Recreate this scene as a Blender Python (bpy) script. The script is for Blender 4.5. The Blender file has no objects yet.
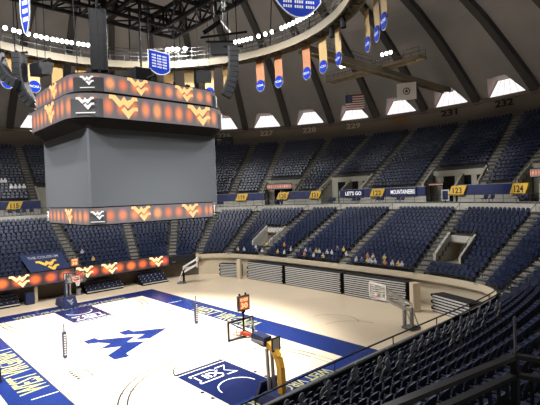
import bpy, math, random
from mathutils import Vector, Matrix
LOWER = [((0,23.8),(0,35.2)),((11.5,23.4),(11.3,33.6)),((17.5,22.0),(19.8,29.8)),((20.0,19.2),(24.5,26.3)),((20.6,15),(29.6,20.9)),((20.5,8),(33.2,11)),((20.4,0),(34.6,0))]
UPPER = [((0,38.6),(0,52.5)),((12.4,37.0),(12.2,51)),((16.1,35.5),(19.4,48.5)),((21.2,32.7),(27.6,44.2)),((25.3,29.7),(32.4,41)),((32,22),(41.5,32)),((37,12),(49.5,17)),((38.6,0),(52.5,0))]
def ring_key(keys, i):
    n = len(keys)-1
    q, j = divmod(i % (4*n), n)
    a, b = keys[j] if q in (0,2) else keys[n-j]
    sx, sy = ((1,1),(1,-1),(-1,-1),(-1,1))[q]
    return (a[0]*sx, a[1]*sy, b[0]*sx, b[1]*sy)
def bowl(keys, s, t):
    """point in plan: s runs clockwise round the bowl from the far side's middle, t from front row to back"""
    n4 = 4*(len(keys)-1); s %= n4
    i = int(math.floor(s)); f = s-i
    k = [ring_key(keys, i+d) for d in (-1,0,1,2)]
    r = []
    for c in range(4):
        p0,p1,p2,p3 = k[0][c],k[1][c],k[2][c],k[3][c]
        r.append(.5*(2*p1+(p2-p0)*f+(2*p0-5*p1+4*p2-p3)*f*f+(3*p1-p0-3*p2+p3)*f**3))
    return (r[0]+(r[2]-r[0])*t, r[1]+(r[3]-r[1])*t)
random.seed(7)
PI = math.pi
scn = bpy.context.scene
C = scn.collection
def rad(d): return d*PI/180
# ------------------------------------------------------------------ materials
def mat(name, rgb, rough=.6, metal=0., emit=None, estr=1., var=0., scale=3., spec=.5, bump=0.):
    m = bpy.data.materials.new(name); m.use_nodes = True
    nt = m.node_tree; b = nt.nodes['Principled BSDF']
    b.inputs['Base Color'].default_value = (*rgb, 1); b.inputs['Roughness'].default_value = rough
    b.inputs['Metallic'].default_value = metal; b.inputs['Specular IOR Level'].default_value = spec
    if emit:
        b.inputs['Emission Color'].default_value = (*emit, 1); b.inputs['Emission Strength'].default_value = estr
    if var or bump:
        tc = nt.nodes.new('ShaderNodeTexCoord'); n = nt.nodes.new('ShaderNodeTexNoise'); n.inputs['Scale'].default_value = scale
        n.inputs['Detail'].default_value = 5
        nt.links.new(tc.outputs['Object'], n.inputs['Vector'])
        if var:
            mr = nt.nodes.new('ShaderNodeMapRange'); mr.inputs[3].default_value = 1-var; mr.inputs[4].default_value = 1+var
            nt.links.new(n.outputs['Fac'], mr.inputs[0])
            mx = nt.nodes.new('ShaderNodeVectorMath'); mx.operation = 'SCALE'; mx.inputs[0].default_value = rgb
            nt.links.new(mr.outputs[0], mx.inputs['Scale']); nt.links.new(mx.outputs[0], b.inputs['Base Color'])
        if bump:
            bp = nt.nodes.new('ShaderNodeBump'); bp.inputs['Strength'].default_value = bump
            nt.links.new(n.outputs['Fac'], bp.inputs['Height']); nt.links.new(bp.outputs[0], b.inputs['Normal'])
    return m
M = {}
M['maple_base'] = None
def wood():
    m = mat('maple', (.70,.545,.36), .28)
    nt = m.node_tree; b = nt.nodes['Principled BSDF']
    tc = nt.nodes.new('ShaderNodeTexCoord'); mp = nt.nodes.new('ShaderNodeMapping'); mp.inputs['Scale'].default_value = (.35,14,1)
    n = nt.nodes.new('ShaderNodeTexNoise'); n.inputs['Scale'].default_value = 1.; n.inputs['Detail'].default_value = 4
    cr = nt.nodes.new('ShaderNodeValToRGB')
    cr.color_ramp.elements[0].position = .3; cr.color_ramp.elements[0].color = (.62,.505,.355,1)
    cr.color_ramp.elements[1].position = .7; cr.color_ramp.elements[1].color = (.72,.59,.43,1)
    nt.links.new(tc.outputs['Object'], mp.inputs[0]); nt.links.new(mp.outputs[0], n.inputs['Vector'])
    nt.links.new(n.outputs['Fac'], cr.inputs[0]); nt.links.new(cr.outputs[0], b.inputs['Base Color'])
    return m
M['maple'] = wood()
M['blue_paint'] = mat('blue_paint', (.008,.022,.125), .22)
M['navy_paint'] = mat('navy_paint', (.006,.012,.062), .22)
M['gold_paint'] = mat('gold_paint', (.35,.33,.125), .3)
M['white_paint'] = mat('white_paint', (.8,.8,.78), .3)
M['line_paint'] = mat('line_paint', (.016,.015,.017), .8)
M['seat'] = mat('navy_plastic', (.009,.0175,.056), .38)
M['seat_glint'] = mat('armrest_glint', (.075,.085,.11), .4)  # far armrests paler than the near ones: glint dots put into the colour
M['seat_dark'] = mat('seat_bracket', (.02,.02,.024), .5, .4)
M['concrete'] = mat('concrete', (.10,.098,.09), .85, var=.15, scale=1.)
M['terrace'] = mat('terrace_concrete', (.05,.05,.05), .85, var=.15, scale=1.)
M['stair'] = mat('stair_concrete', (.19,.18,.155), .85, var=.2, scale=2.)
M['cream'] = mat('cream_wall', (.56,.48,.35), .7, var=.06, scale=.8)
M['pale_band'] = mat('pale_band', (.40,.39,.35), .7, var=.08)
M['cream_grey'] = mat('cream_grey_wall', (.33,.32,.265), .7, var=.08, scale=.8)
M['dome'] = mat('dome_concrete', (.54,.545,.555), .9, var=.22, scale=.22)
M['drum'] = mat('drum_wall', (.34,.305,.265), .9, var=.12, scale=.3)
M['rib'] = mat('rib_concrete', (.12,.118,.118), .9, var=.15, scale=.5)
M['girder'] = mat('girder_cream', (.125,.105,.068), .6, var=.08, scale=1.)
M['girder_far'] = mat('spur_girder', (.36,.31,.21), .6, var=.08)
M['truss'] = mat('truss_steel', (.018,.018,.02), .8, spec=.2)
M['rail_grey'] = mat('rail_steel', (.14,.14,.14), .5)
M['black'] = mat('black', (.005,.005,.006), .8, spec=.15)
M['black_cloth'] = mat('black_cloth', (.010,.010,.012), .9)
M['speaker'] = mat('speaker_grille', (.007,.008,.011), .6)
M['speaker_edge'] = mat('speaker_edge', (.035,.037,.04), .5)
M['rail_black'] = mat('rail_black', (.016,.016,.018), .35)
M['navy_cloth'] = mat('navy_cloth', (.012,.022,.075), .8)
M['navy_sign'] = mat('navy_sign', (.016,.028,.12), .5)
M['gold_sign'] = mat('gold_sign', (.80,.50,.06), .5)
M['gold_logo'] = mat('gold_logo', (.85,.52,.08), .5)
M['white'] = mat('white_enamel', (.78,.78,.76), .45)
M['grey'] = mat('grey_enamel', (.25,.26,.28), .45)
M['slat'] = mat('bleacher_board', (.55,.55,.53), .5)
M['tan_fabric'] = mat('tan_banner_cloth', (.25,.165,.06), .8)
M['cream_fabric'] = mat('cream_banner_cloth', (.27,.19,.085), .8)
M['rust_fabric'] = mat('orange_banner_cloth', (.22,.09,.035), .8)
M['ochre_fabric'] = mat('ochre_banner_cloth', (.21,.125,.04), .8)
M['royal'] = mat('royal_cloth', (.004,.018,.19), .9, spec=.1)
M['pale_edge'] = mat('banner_edge', (.33,.34,.38), .7)
M['gold_pad'] = mat('gold_padding', (.75,.40,.03), .5)
M['navy_pad'] = mat('navy_padding', (.012,.022,.085), .5)
M['orange_rim'] = mat('orange_rim', (.75,.09,.03), .4)
M['board_frame'] = mat('board_frame', (.05,.05,.055), .4)
M['net'] = mat('net_cord', (.8,.8,.8), .9)
M['card_back'] = mat('card_back', (.38,.37,.37), .9)
M['card_back_cool'] = mat('card_back_cool', (.32,.35,.40), .9)
M['card_skin'] = mat('card_face', (.35,.22,.16), .8)
M['card_yellow'] = mat('card_yellow_shirt', (.42,.31,.06), .8)
M['card_white'] = mat('card_white_shirt', (.36,.37,.40), .8)
M['card_navy'] = mat('card_navy_shirt', (.04,.06,.13), .8)
M['card_orange'] = mat('card_orange_shirt', (.42,.13,.04), .8)
M['hair'] = mat('card_hair', (.05,.03,.02), .8)
M['red_cloth'] = mat('red_cloth', (.55,.04,.04), .7)
M['screen'] = mat('dark_video_screen', (.066,.072,.080), .55, spec=.3)
M['sign_dark'] = mat('sign_dark', (.018,.022,.04), .5)
M['sign_grey'] = mat('sign_grey', (.16,.16,.17), .6)
M['digit_tan'] = mat('digit_tan', (.85,.8,.66), .8)
M['digit_dark'] = mat('digit_dark', (.025,.022,.02), .8)
M['digit_gold'] = mat('digit_gold', (.50,.24,.05), .8)
M['passage'] = mat('passage_plaster', (.42,.36,.29), .8, var=.1)
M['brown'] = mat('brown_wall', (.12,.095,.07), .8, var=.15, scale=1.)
M['lamp'] = mat('lamp_lens', (.9,.9,.9), .3, emit=(1,.97,.93), estr=9)
M['led_logo'] = mat('led_logo', (.02,.02,.02), .5, emit=(1.,.52,.19), estr=1.45)
M['led_logo_pale'] = mat('led_logo_pale', (.02,.02,.02), .5, emit=(1.,.72,.36), estr=1.5)
M['led_white'] = mat('led_white', (.02,.02,.02), .5, emit=(.95,.93,.88), estr=1.1)
M['led_dark'] = mat('led_dark_panel', (.03,.03,.033), .5, emit=(.05,.048,.05), estr=.6)
M['digit_led'] = mat('digit_led', (.02,.02,.02), .5, emit=(1.,.62,.32), estr=1.5)
M['clock_face'] = mat('clock_face', (.05,.02,.015), .5, emit=(.75,.17,.04), estr=.8)
M['flag_red'] = mat('flag_red', (.34,.06,.06), .8)
M['flag_blue'] = mat('flag_blue', (.03,.04,.14), .8)
M['flag_white'] = mat('flag_white', (.88,.88,.86), .8)
M['window_frame'] = mat('window_frame', (.42,.30,.27), .6)
def glass(name, tint=(.92,.94,.95), gloss=.08):
    m = bpy.data.materials.new(name); m.use_nodes = True; nt = m.node_tree; nt.nodes.clear()
    o = nt.nodes.new('ShaderNodeOutputMaterial'); t = nt.nodes.new('ShaderNodeBsdfTransparent'); g = nt.nodes.new('ShaderNodeBsdfGlossy')
    t.inputs[0].default_value = (*tint,1); g.inputs['Roughness'].default_value = .05; x = nt.nodes.new('ShaderNodeMixShader'); x.inputs[0].default_value = gloss
    nt.links.new(t.outputs[0], x.inputs[1]); nt.links.new(g.outputs[0], x.inputs[2]); nt.links.new(x.outputs[0], o.inputs[0]); return m
M['glass'] = glass('clear_board'); M['pane'] = glass('window_pane', (.96,.95,.95), .04)
def led_mat(name, pitch, height, strength, bg=(.085,.07,.065), ball=(1.,.16,.035), warm=(1.,.36,.10)):
    """an LED ribbon: a row of glowing orange balls with thin blue streaks, drawn from the panel's own UV in metres"""
    m = bpy.data.materials.new(name); m.use_nodes = True; nt = m.node_tree; nt.nodes.clear(); N = nt.nodes.new; L = nt.links.new
    def mt(op, a, b=None, c=None):
        n = N('ShaderNodeMath'); n.operation = op
        for i, v in enumerate((a,b,c)):
            if v is None: continue
            if isinstance(v,(int,float)): n.inputs[i].default_value = v
            else: L(v, n.inputs[i])
        return n.outputs[0]
    uv = N('ShaderNodeUVMap'); sp = N('ShaderNodeSeparateXYZ'); L(uv.outputs[0], sp.inputs[0])
    u, v = sp.outputs[0], sp.outputs[1]
    cell = mt('FLOOR', mt('DIVIDE', u, pitch)); fx = mt('MULTIPLY', mt('SUBTRACT', mt('FRACT', mt('DIVIDE', u, pitch)), .5), 2.)
    fy = mt('MULTIPLY', mt('SUBTRACT', v, .5), 2.1)
    d = mt('SQRT', mt('ADD', mt('MULTIPLY', fx, fx), mt('MULTIPLY', fy, fy)))
    g = N('ShaderNodeMapRange'); g.interpolation_type = 'SMOOTHSTEP'; L(d, g.inputs[0]); g.inputs[1].default_value = 1.06; g.inputs[2].default_value = .05; g.inputs[3].default_value = 0; g.inputs[4].default_value = 1
    wn = N('ShaderNodeTexWhiteNoise'); wn.noise_dimensions = '1D'; L(cell, wn.inputs['W'])
    amp = mt('MULTIPLY_ADD', wn.outputs['Value'], .45, .75)
    c1 = N('ShaderNodeMix'); c1.data_type = 'RGBA'; L(wn.outputs['Value'], c1.inputs[0]); c1.inputs[6].default_value = (*ball,1); c1.inputs[7].default_value = (*warm,1)
    bs = mt('MULTIPLY', mt('GREATER_THAN', mt('SINE', mt('MULTIPLY', u, .9)), .985), .12)
    c0 = N('ShaderNodeMix'); c0.data_type = 'RGBA'; L(bs, c0.inputs[0]); c0.inputs[6].default_value = (*bg,1); c0.inputs[7].default_value = (.05,.09,.55,1)
    c2 = N('ShaderNodeMix'); c2.data_type = 'RGBA'; L(mt('MULTIPLY', g.outputs[0], amp), c2.inputs[0]); L(c0.outputs[2], c2.inputs[6]); L(c1.outputs[2], c2.inputs[7])
    e = N('ShaderNodeEmission'); L(c2.outputs[2], e.inputs[0]); e.inputs[1].default_value = strength
    df = N('ShaderNodeBsdfDiffuse'); df.inputs[0].default_value = (.02,.02,.02,1)
    a = N('ShaderNodeAddShader'); L(e.outputs[0], a.inputs[0]); L(df.outputs[0], a.inputs[1])
    o = N('ShaderNodeOutputMaterial'); L(a.outputs[0], o.inputs[0]); return m
M['led_ring'] = led_mat('led_ring', .86, 1.4, 1.15, bg=(.175,.15,.148), ball=(1.,.21,.075), warm=(1.,.40,.17))
M['led_ribbon'] = led_mat('led_ribbon', 1.6, 1.4, 1.5, bg=(.05,.03,.03), ball=(1.,.12,.03), warm=(1.,.20,.05))
# ------------------------------------------------------------------ mesh helpers
class MB:
    def __init__(s): s.v=[]; s.f=[]; s.m=[]; s.uv={}
    def face(s, pts, m=0, uv=None):
        n=len(s.v); s.v.extend([tuple(p) for p in pts]); s.f.append(tuple(range(n,n+len(pts)))); s.m.append(m)
        if uv: s.uv[len(s.f)-1]=uv
        return s
    def hexa(s, b, t, m=0):
        n=len(s.v); s.v.extend([tuple(p) for p in b]+[tuple(p) for p in t])
        for q in ((3,2,1,0),(4,5,6,7),(0,1,5,4),(1,2,6,5),(2,3,7,6),(3,0,4,7)):
            s.f.append(tuple(n+i for i in q)); s.m.append(m)
        return s
    def box(s, c, d, rz=0., m=0, taper=1.):
        x,y,z=[k/2 for k in d]; co,si=math.cos(rz),math.sin(rz)
        def P(a,b,e,k): return (c[0]+(a*co-b*si)*k, c[1]+(a*si+b*co)*k, c[2]+e)
        return s.hexa([P(-x,-y,-z,1),P(x,-y,-z,1),P(x,y,-z,1),P(-x,y,-z,1)],[P(-x,-y,z,taper),P(x,-y,z,taper),P(x,y,z,taper),P(-x,y,z,taper)],m)
    def beam(s, a, b, w, h=None, m=0, up=(0,0,1)):
        a,b=Vector(a),Vector(b); h=h or w; d=(b-a).normalized(); u=Vector(up)
        if abs(d.dot(u))>.98: u=Vector((1,0,0))
        r=d.cross(u).normalized(); u=r.cross(d)
        o=[(-w/2,-h/2),(w/2,-h/2),(w/2,h/2),(-w/2,h/2)]
        return s.hexa([a+r*i+u*j for i,j in o],[b+r*i+u*j for i,j in o],m)
    def tube(s, pts, r, n=8, m=0, cap=True):
        pts=[Vector(p) for p in pts]; rs=r if isinstance(r,(list,tuple)) else [r]*len(pts); base=len(s.v); prev=None
        for i,p in enumerate(pts):
            d=(pts[min(i+1,len(pts)-1)]-pts[max(i-1,0)]).normalized()
            if prev is None:
                u=Vector((0,0,1)) if abs(d.z)<.9 else Vector((1,0,0))
            else: u=prev
            a=d.cross(u).normalized(); u=a.cross(d).normalized(); prev=u
            for k in range(n):
                t=2*PI*k/n; s.v.append(tuple(p+a*(math.cos(t)*rs[i])+u*(math.sin(t)*rs[i])))
        for i in range(len(pts)-1):
            for k in range(n):
                s.f.append((base+i*n+k,base+i*n+(k+1)%n,base+(i+1)*n+(k+1)%n,base+(i+1)*n+k)); s.m.append(m)
        if cap:
            s.f.append(tuple(base+k for k in reversed(range(n)))); s.m.append(m)
            e=base+(len(pts)-1)*n; s.f.append(tuple(e+k for k in range(n))); s.m.append(m)
        return s
    def ext(s, poly, fn, d0, d1, m=0):
        """a 2-D outline pushed from depth d0 to d1; fn(x, y, depth) places it"""
        n=len(poly); b=len(s.v)
        s.v.extend([tuple(fn(x,y,d0)) for x,y in poly]); s.v.extend([tuple(fn(x,y,d1)) for x,y in poly])
        s.f.append(tuple(b+i for i in reversed(range(n)))); s.m.append(m); s.f.append(tuple(b+n+i for i in range(n))); s.m.append(m)
        for i in range(n):
            j=(i+1)%n; s.f.append((b+i,b+j,b+n+j,b+n+i)); s.m.append(m)
        return s
    def build(s, name, mats, parent=None, smooth=False, loc=None):
        me=bpy.data.meshes.new(name); me.from_pydata(s.v,[],s.f)
        for k in (mats if isinstance(mats,(list,tuple)) else [mats]): me.materials.append(k)
        if any(s.m): me.polygons.foreach_set('material_index', s.m)
        if smooth: me.polygons.foreach_set('use_smooth',[True]*len(s.f))
        if s.uv:
            l=me.uv_layers.new(name='UVMap')
            for fi,c in s.uv.items():
                for li,q in zip(me.polygons[fi].loop_indices,c): l.data[li].uv=q
        me.update(); o=bpy.data.objects.new(name,me); C.objects.link(o)
        if parent: o.parent=parent
        if loc: o.location=loc
        return o
def tag(o,label=None,cat=None,group=None,kind=None):
    for k,v in (('label',label),('category',cat),('group',group),('kind',kind)):
        if v: o[k]=v
    return o
def struct(name,mb,mats,parent=None,smooth=False):
    o=mb.build(name,mats,parent,smooth)
    if parent is None: o['kind']='structure'
    return o
def thing(name,label,cat,loc=(0,0,0),rz=0.,group=None):
    o=bpy.data.objects.new(name,None); C.objects.link(o); o.location=loc; o.rotation_euler=(0,0,rz); o.empty_display_size=.2
    return tag(o,label,cat,group)
def dup(root,loc,rz,label=None):
    r=root.copy(); C.objects.link(r); r.location=loc; r.rotation_euler=(0,0,rz)
    if label: r['label']=label
    for ch in list(root.children):
        c=ch.copy(); C.objects.link(c); c.parent=r
        for g in ch.children:
            d=g.copy(); C.objects.link(d); d.parent=c
    return r
_tc={}
def text_faces(txt):
    if txt in _tc: return _tc[txt]
    cu=bpy.data.curves.new('lettering','FONT'); cu.body=txt; cu.align_x='CENTER'; cu.resolution_u=2; cu.offset=.02
    ob=bpy.data.objects.new('lettering',cu); C.objects.link(ob); bpy.context.view_layer.update()
    me=ob.to_mesh(); vs=[(v.co.x,v.co.y) for v in me.vertices]; fs=[tuple(p.vertices) for p in me.polygons]
    ob.to_mesh_clear(); bpy.data.objects.remove(ob); bpy.data.curves.remove(cu)
    x0=min(v[0] for v in vs);x1=max(v[0] for v in vs);y0=min(v[1] for v in vs);y1=max(v[1] for v in vs)
    vs=[((x-(x0+x1)/2)/(x1-x0),(y-(y0+y1)/2)/(y1-y0)) for x,y in vs]
    _tc[txt]=(vs,fs); return _tc[txt]
def put_text(mb,txt,fn,w,h,m=0):
    """lettering w wide and h tall; fn(x, y) places a point of it"""
    vs,fs=text_faces(txt); b=len(mb.v); mb.v.extend([tuple(fn(x*w,y*h)) for x,y in vs])
    for f in fs: mb.f.append(tuple(b+i for i in f)); mb.m.append(m)
# the two interlocked letters that stand on court, boards and tarpaulin; unit square outline pieces
WV=[[(.46,.51),(.30,.51),(.30,.39),(.245,.38),(.105,.30),(.0,.49),(-.115,.266),(-.26,.39),(-.30,.40),(-.30,.51),(-.50,.51),(-.515,.345),(-.40,.334),(-.157,-.018),(-.012,.15),(.134,-.029),(.37,.351),(.49,.358)],
    [(.474,.053),(.312,.041),(.121,-.159),(.01,.03),(-.105,-.114),(.141,-.5),(.356,-.108),(.489,-.104)]]
WV=[[(.46,.51),(.30,.51),(.255,.40),(.10,.31),(.0,.49),(-.115,.266),(-.30,.51),(-.50,.51),(-.515,.345),(-.40,.334),(-.157,-.018),(-.012,.15),(.134,-.029),(.37,.351),(.49,.358)],WV[1]]
def put_logo(mb,fn,w,h,m=0,d=None):
    for q in WV:
        if d is None: mb.face([fn(x*w,y*h) for x,y in q],m)
        else: mb.ext([(x*w,y*h) for x,y in q],fn,0,d,m)
XII=[[(-.5,.32),(-.22,.32),(-.16,.2),(-.1,.32),(.5,.32),(.5,.2),(.44,.2),(.44,-.2),(.5,-.2),(.5,-.32),(-.08,-.32),(-.15,-.2),(-.22,-.32),(-.5,-.32),(-.32,0)]]
# ------------------------------------------------------------------ camera
cd=bpy.data.cameras.new('camera'); cam=bpy.data.objects.new('camera',cd); C.objects.link(cam)
cd.sensor_width=36; cd.lens=445.729/540*36; cd.clip_start=.05; cd.clip_end=500
CP=Vector((33.0798,-15.9115,11.052))
CR=((0.6801947,0.7321843,-0.0352316),(0.0109044,0.0379509,0.9992201),(-0.7329504,0.6800484,-0.0178300))
cam.matrix_world=Matrix(((CR[0][0],CR[1][0],-CR[2][0],CP.x),(CR[0][1],CR[1][1],-CR[2][1],CP.y),(CR[0][2],CR[1][2],-CR[2][2],CP.z),(0,0,0,1)))
scn.camera=cam
def view(p):
    d=Vector(p)-CP; z=d.dot(Vector(CR[2]))
    if z<.3: return None
    return (270+445.73*d.dot(Vector(CR[0]))/z, 202.5-445.73*d.dot(Vector(CR[1]))/z, z)
ORD=['first','second','third','fourth','fifth','sixth','seventh','eighth','ninth','tenth','eleventh','twelfth','thirteenth','fourteenth','fifteenth','sixteenth','seventeenth','eighteenth','nineteenth','twentieth']
def nth(i):
    if i<20: return ORD[i]
    n=i+1; return '%d%s'%(n,{1:'st',2:'nd',3:'rd'}.get(n%10 if n%100 not in (11,12,13) else 0,'th'))
# ================================================================== FLOOR AND COURT
fl=MB()
fl.box((0,0,-.1),(62,62,.2))
def flat(poly,z,m): fl.face([(x,y,z) for x,y in poly],m)
def rect(x0,y0,x1,y1,z,m): flat([(x0,y0),(x1,y0),(x1,y1),(x0,y1)],z,m)
FM=['maple','blue_paint','navy_paint','gold_paint','white_paint','line_paint']
def arc(cx,cy,r,w,a0,a1,z,m,n=40):
    for i in range(n):
        a,b=a0+(a1-a0)*i/n,a0+(a1-a0)*(i+1)/n
        flat([(cx+(r-w)*math.cos(a),cy+(r-w)*math.sin(a)),(cx+r*math.cos(a),cy+r*math.sin(a)),(cx+r*math.cos(b),cy+r*math.sin(b)),(cx+(r-w)*math.cos(b),cy+(r-w)*math.sin(b))],z,m)
HX,HY,OX,OY=14.33,7.62,16.85,10.22
rect(-OX,-OY,OX,-HY,.004,1); rect(-OX,HY,OX,OY,.004,1); rect(-OX,-HY,-HX,HY,.004,1); rect(HX,-HY,OX,HY,.004,1)
for sx in (-1,1):
    x0,x1=sorted((sx*HX,sx*8.54)); rect(x0,-1.83,x1,1.83,.004,2)
    rect(sx*8.9-.04,-1.83,sx*8.9+.04,1.83,.007,4)
    arc(sx*12.75,0,1.25,.08,PI/2 if sx>0 else -PI/2,PI*1.5 if sx>0 else PI/2,.007,4)
    arc(sx*8.9,0,1.83,.09,PI/2 if sx>0 else -PI/2,PI*1.5 if sx>0 else PI/2,.005,5)
    for r in (6.75,6.25):
        h=math.acos(-1.575/r) if False else PI/2+math.asin(min(1,1.0/r))*0
        arc(sx*12.75,0,r,.11,PI/2 if sx>0 else -PI/2,PI*1.5 if sx>0 else PI/2,.005,5,64)
        for y in (-r,r-.05):
            a,b=sorted((sx*12.75,sx*HX)); rect(a,y,b,y+.05,.005,5)
    rect(sx*8.65-.045,-HY,sx*8.65+.045,HY,.005,5); 
    if sx<0: rect(sx*8.65-.05,HY,sx*8.65+.05,OY-.9,.007,4)
    for y0 in (-HY-1.5,): rect(sx*5.5-.04,y0,sx*5.5+.04,y0+1.45,.007,4)
    put_text(fl,'WEST VIRGINIA MOUNTAINEERS',lambda x,y,s=sx:(s*(15.0+y),-s*x-s*.3,.008),11.2,.85,3)
    # conference mark in the key
    def kf(x,y,s=sx): return (s*(10.2+y),-s*x,0)
    fl.face([(kf(x*2.75,y*2.3)[0],kf(x*2.75,y*2.3)[1],.008) for x,y in XII[0]],4)
    fl.face([(kf(x*2.5,y*1.95)[0],kf(x*2.5,y*1.95)[1],.010) for x,y in XII[0]],2)
    put_text(fl,'XII',lambda x,y,s=sx:(s*(10.2+y),-s*x-s*.06,.012),1.25,.72,4)
    for x in (11.9,12.9): 
        for y in (-1.98,1.98): rect(sx*x-.13,y-.1,sx*x+.13,y+.1,.006,2)
rect(-HX,-HY-.03,HX,-HY+.03,.006,5)
arc(0,0,1.83,.07,0,2*PI,.005,5,60)
for s in (-1,1):
    put_text(fl,'WEST VIRGINIA',lambda x,y,s=s:(s*x-.1,s*(8.62+y),.008),9.3,1.72,3)
put_logo(fl,lambda x,y:(-x,-y,.009),6.1,6.3,1)
for q,(cx,cy,s) in enumerate(((3.7,-5.7,1),(-3.9,5.5,-1))):          # small unreadable dark marks
    for r,(n,h) in enumerate(((6,.28),(5,.55))):
        for k in range(n):
            w=1.9/n; x0=cx+s*(k-(n-1)/2)*w; y0=cy+s*(.45-r*.75)
            rect(x0-w*.42,y0-h/2,x0-w*.05,y0+h/2,.006,5); rect(x0-w*.05,y0-h*.5,x0+w*.3,y0-h*.15,.006,5)
for c,r,a0,a1 in (((8.6,13.5),2.3,PI*.2,PI*.95),((11.5,12.6),2.8,PI*.5,PI*1.0)): arc(c[0],c[1],r,.04,a0,a1,.005,5,24)
struct('floor',fl,[M[k] for k in FM])
# ================================================================== LOWER STAND
NL=15; LZ,LR=2.9,.375
def side_amt(s):
    x,y=bowl(LOWER,s,0); d=abs(y)-abs(x)*.95; return max(0,min(1,(d+1.5)/3))
def lz(s,i):
    z0=2.3+.6*side_amt(s); return z0+(8.15-z0)*i/14
def uz(s,i): return UZ+UR*i
VOMS=[(1.06,1.42),(-1.42,-1.06)]
def in_vom(s,lo=3,hi=8,row=None):
    s=(s+12)%24-12
    return row is not None and lo<=row<hi and any(a<=s<b for a,b in VOMS)
NS=240
lt=MB()
for k in range(NS):
    s0,s1=24*k/NS,24*(k+1)/NS
    for i in range(NL):
        if in_vom((s0+s1)/2,row=i): continue
        z,y=lz(s0,i),lz(s1,i); a,b,c,d=bowl(LOWER,s0,i/NL),bowl(LOWER,s1,i/NL),bowl(LOWER,s1,(i+1)/NL),bowl(LOWER,s0,(i+1)/NL)
        lt.face([(*a,z),(*b,y),(*c,y),(*d,z)])
        zt,yt=(lz(s0,i+1),lz(s1,i+1)) if i<NL-1 else (8.62,8.62)
        lt.face([(*d,z),(*c,y),(*c,yt),(*d,zt)])
struct('floor_lower',lt,M['terrace'])
cf=MB()
for k in range(NS):
    s0,s1=24*k/NS,24*(k+1)/NS
    a,b=bowl(LOWER,s0,1),bowl(LOWER,s1,1); c,d=bowl(UPPER,s1*28/24,.0),bowl(UPPER,s0*28/24,.0)
    cf.face([(*a,9.35),(*b,9.35),(*c,9.35),(*d,9.35)],1)
    cf.face([(*a,8.55),(*b,8.6),(*b,9.35),(*a,9.35)],0)
struct('floor_middle',cf,[M['pale_band'],M['concrete']])
# wall under the stand, and the parapet band above it
lw=MB(); lp=MB(); dk=MB()
for k in range(NS):
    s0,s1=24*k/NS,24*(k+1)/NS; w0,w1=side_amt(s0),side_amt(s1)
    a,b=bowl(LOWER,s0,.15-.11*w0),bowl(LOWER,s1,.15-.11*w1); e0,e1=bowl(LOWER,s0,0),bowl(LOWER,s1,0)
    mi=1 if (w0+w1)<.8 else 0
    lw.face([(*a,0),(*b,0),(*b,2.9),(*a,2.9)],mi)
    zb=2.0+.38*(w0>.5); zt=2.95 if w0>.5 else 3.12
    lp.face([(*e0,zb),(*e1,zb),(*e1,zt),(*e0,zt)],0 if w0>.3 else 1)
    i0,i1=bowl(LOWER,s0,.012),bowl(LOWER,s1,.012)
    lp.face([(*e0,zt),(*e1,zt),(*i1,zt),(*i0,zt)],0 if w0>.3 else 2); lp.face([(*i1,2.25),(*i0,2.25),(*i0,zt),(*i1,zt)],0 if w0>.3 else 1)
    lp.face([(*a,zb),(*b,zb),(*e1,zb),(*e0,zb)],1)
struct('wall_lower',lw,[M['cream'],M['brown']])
struct('trim_1',lp,[M['cream'],M['black_cloth'],M['rail_grey']])
# vomitories
for q,(sa,sb) in enumerate(VOMS):
    vm=MB(); z0=LZ+LR*2
    for s in (sa,sb):
        for i in range(3,8):
            t0,t1=i/NL,(i+1)/NL; w=.012 if s==sa else -.012
            p=[bowl(LOWER,s+x,t) for x in (-abs(w)*1.4,abs(w)*1.4) for t in (t0,t1)]
            za=LZ+LR*i+.62; zb=LZ+LR*(i+1)+.62
            vm.hexa([(*p[0],z0-.3),(*p[2],z0-.3),(*p[3],z0-.3),(*p[1],z0-.3)],[(*p[0],za),(*p[2],za),(*p[3],zb),(*p[1],zb)],0)
    f=[bowl(LOWER,s,t) for s,t in ((sa,3/NL),(sb,3/NL),(sb,12/NL),(sa,12/NL))]
    vm.face([(*x,z0) for x in f],1)
    for s_ in (sa,sb):
        p,p2=bowl(LOWER,s_,8/NL),bowl(LOWER,s_,12/NL); vm.face([(*p,z0),(*p2,z0),(*p2,6.4),(*p,6.4)],1)
    p=[bowl(LOWER,s_,t) for s_,t in ((sa,7.8/NL),(sb,7.8/NL),(sb,12/NL),(sa,12/NL))]; vm.face([(*x,5.62) for x in p],1)
    h0,h1=bowl(LOWER,sa,8/NL),bowl(LOWER,sb,8/NL); g0,g1=bowl(LOWER,sa,8.15/NL),bowl(LOWER,sb,8.15/NL); zt=LZ+LR*8+.35
    vm.hexa([(*h0,zt-.75),(*h1,zt-.75),(*g1,zt-.75),(*g0,zt-.75)],[(*h0,zt),(*h1,zt),(*g1,zt),(*g0,zt)],0)
    b0,b1=bowl(LOWER,sa,12/NL),bowl(LOWER,sb,12/NL)
    vm.face([(*b0,z0),(*b1,z0),(*b1,6.4),(*b0,6.4)],1)
    struct('wall_%s'%('right' if q==0 else 'left'),vm,[M['pale_band'],M['passage'],M['black']])
    o0=(*bowl(LOWER,(sa+sb)/2,5/NL),z0)
    o=thing('vomitory_handrail','pale handrails of the sunken stairway '+('nearest the white practice hoop' if q==0 else 'above the slim cream corner pillar'),'railing',o0)
    for s in (sa,sb):
        rv=MB(); pts=[tuple(Vector((*bowl(LOWER,s,i/NL),LZ+LR*i+.62+.45))-Vector(o0)) for i in (3,4,5,6,7,8)]
        rv.tube(pts,.03,6)
        for p in pts[::2]: rv.tube([(p[0],p[1],p[2]-.47),p],.022,5)
        rv.build('handrail',M['rail_grey'],o)
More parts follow.
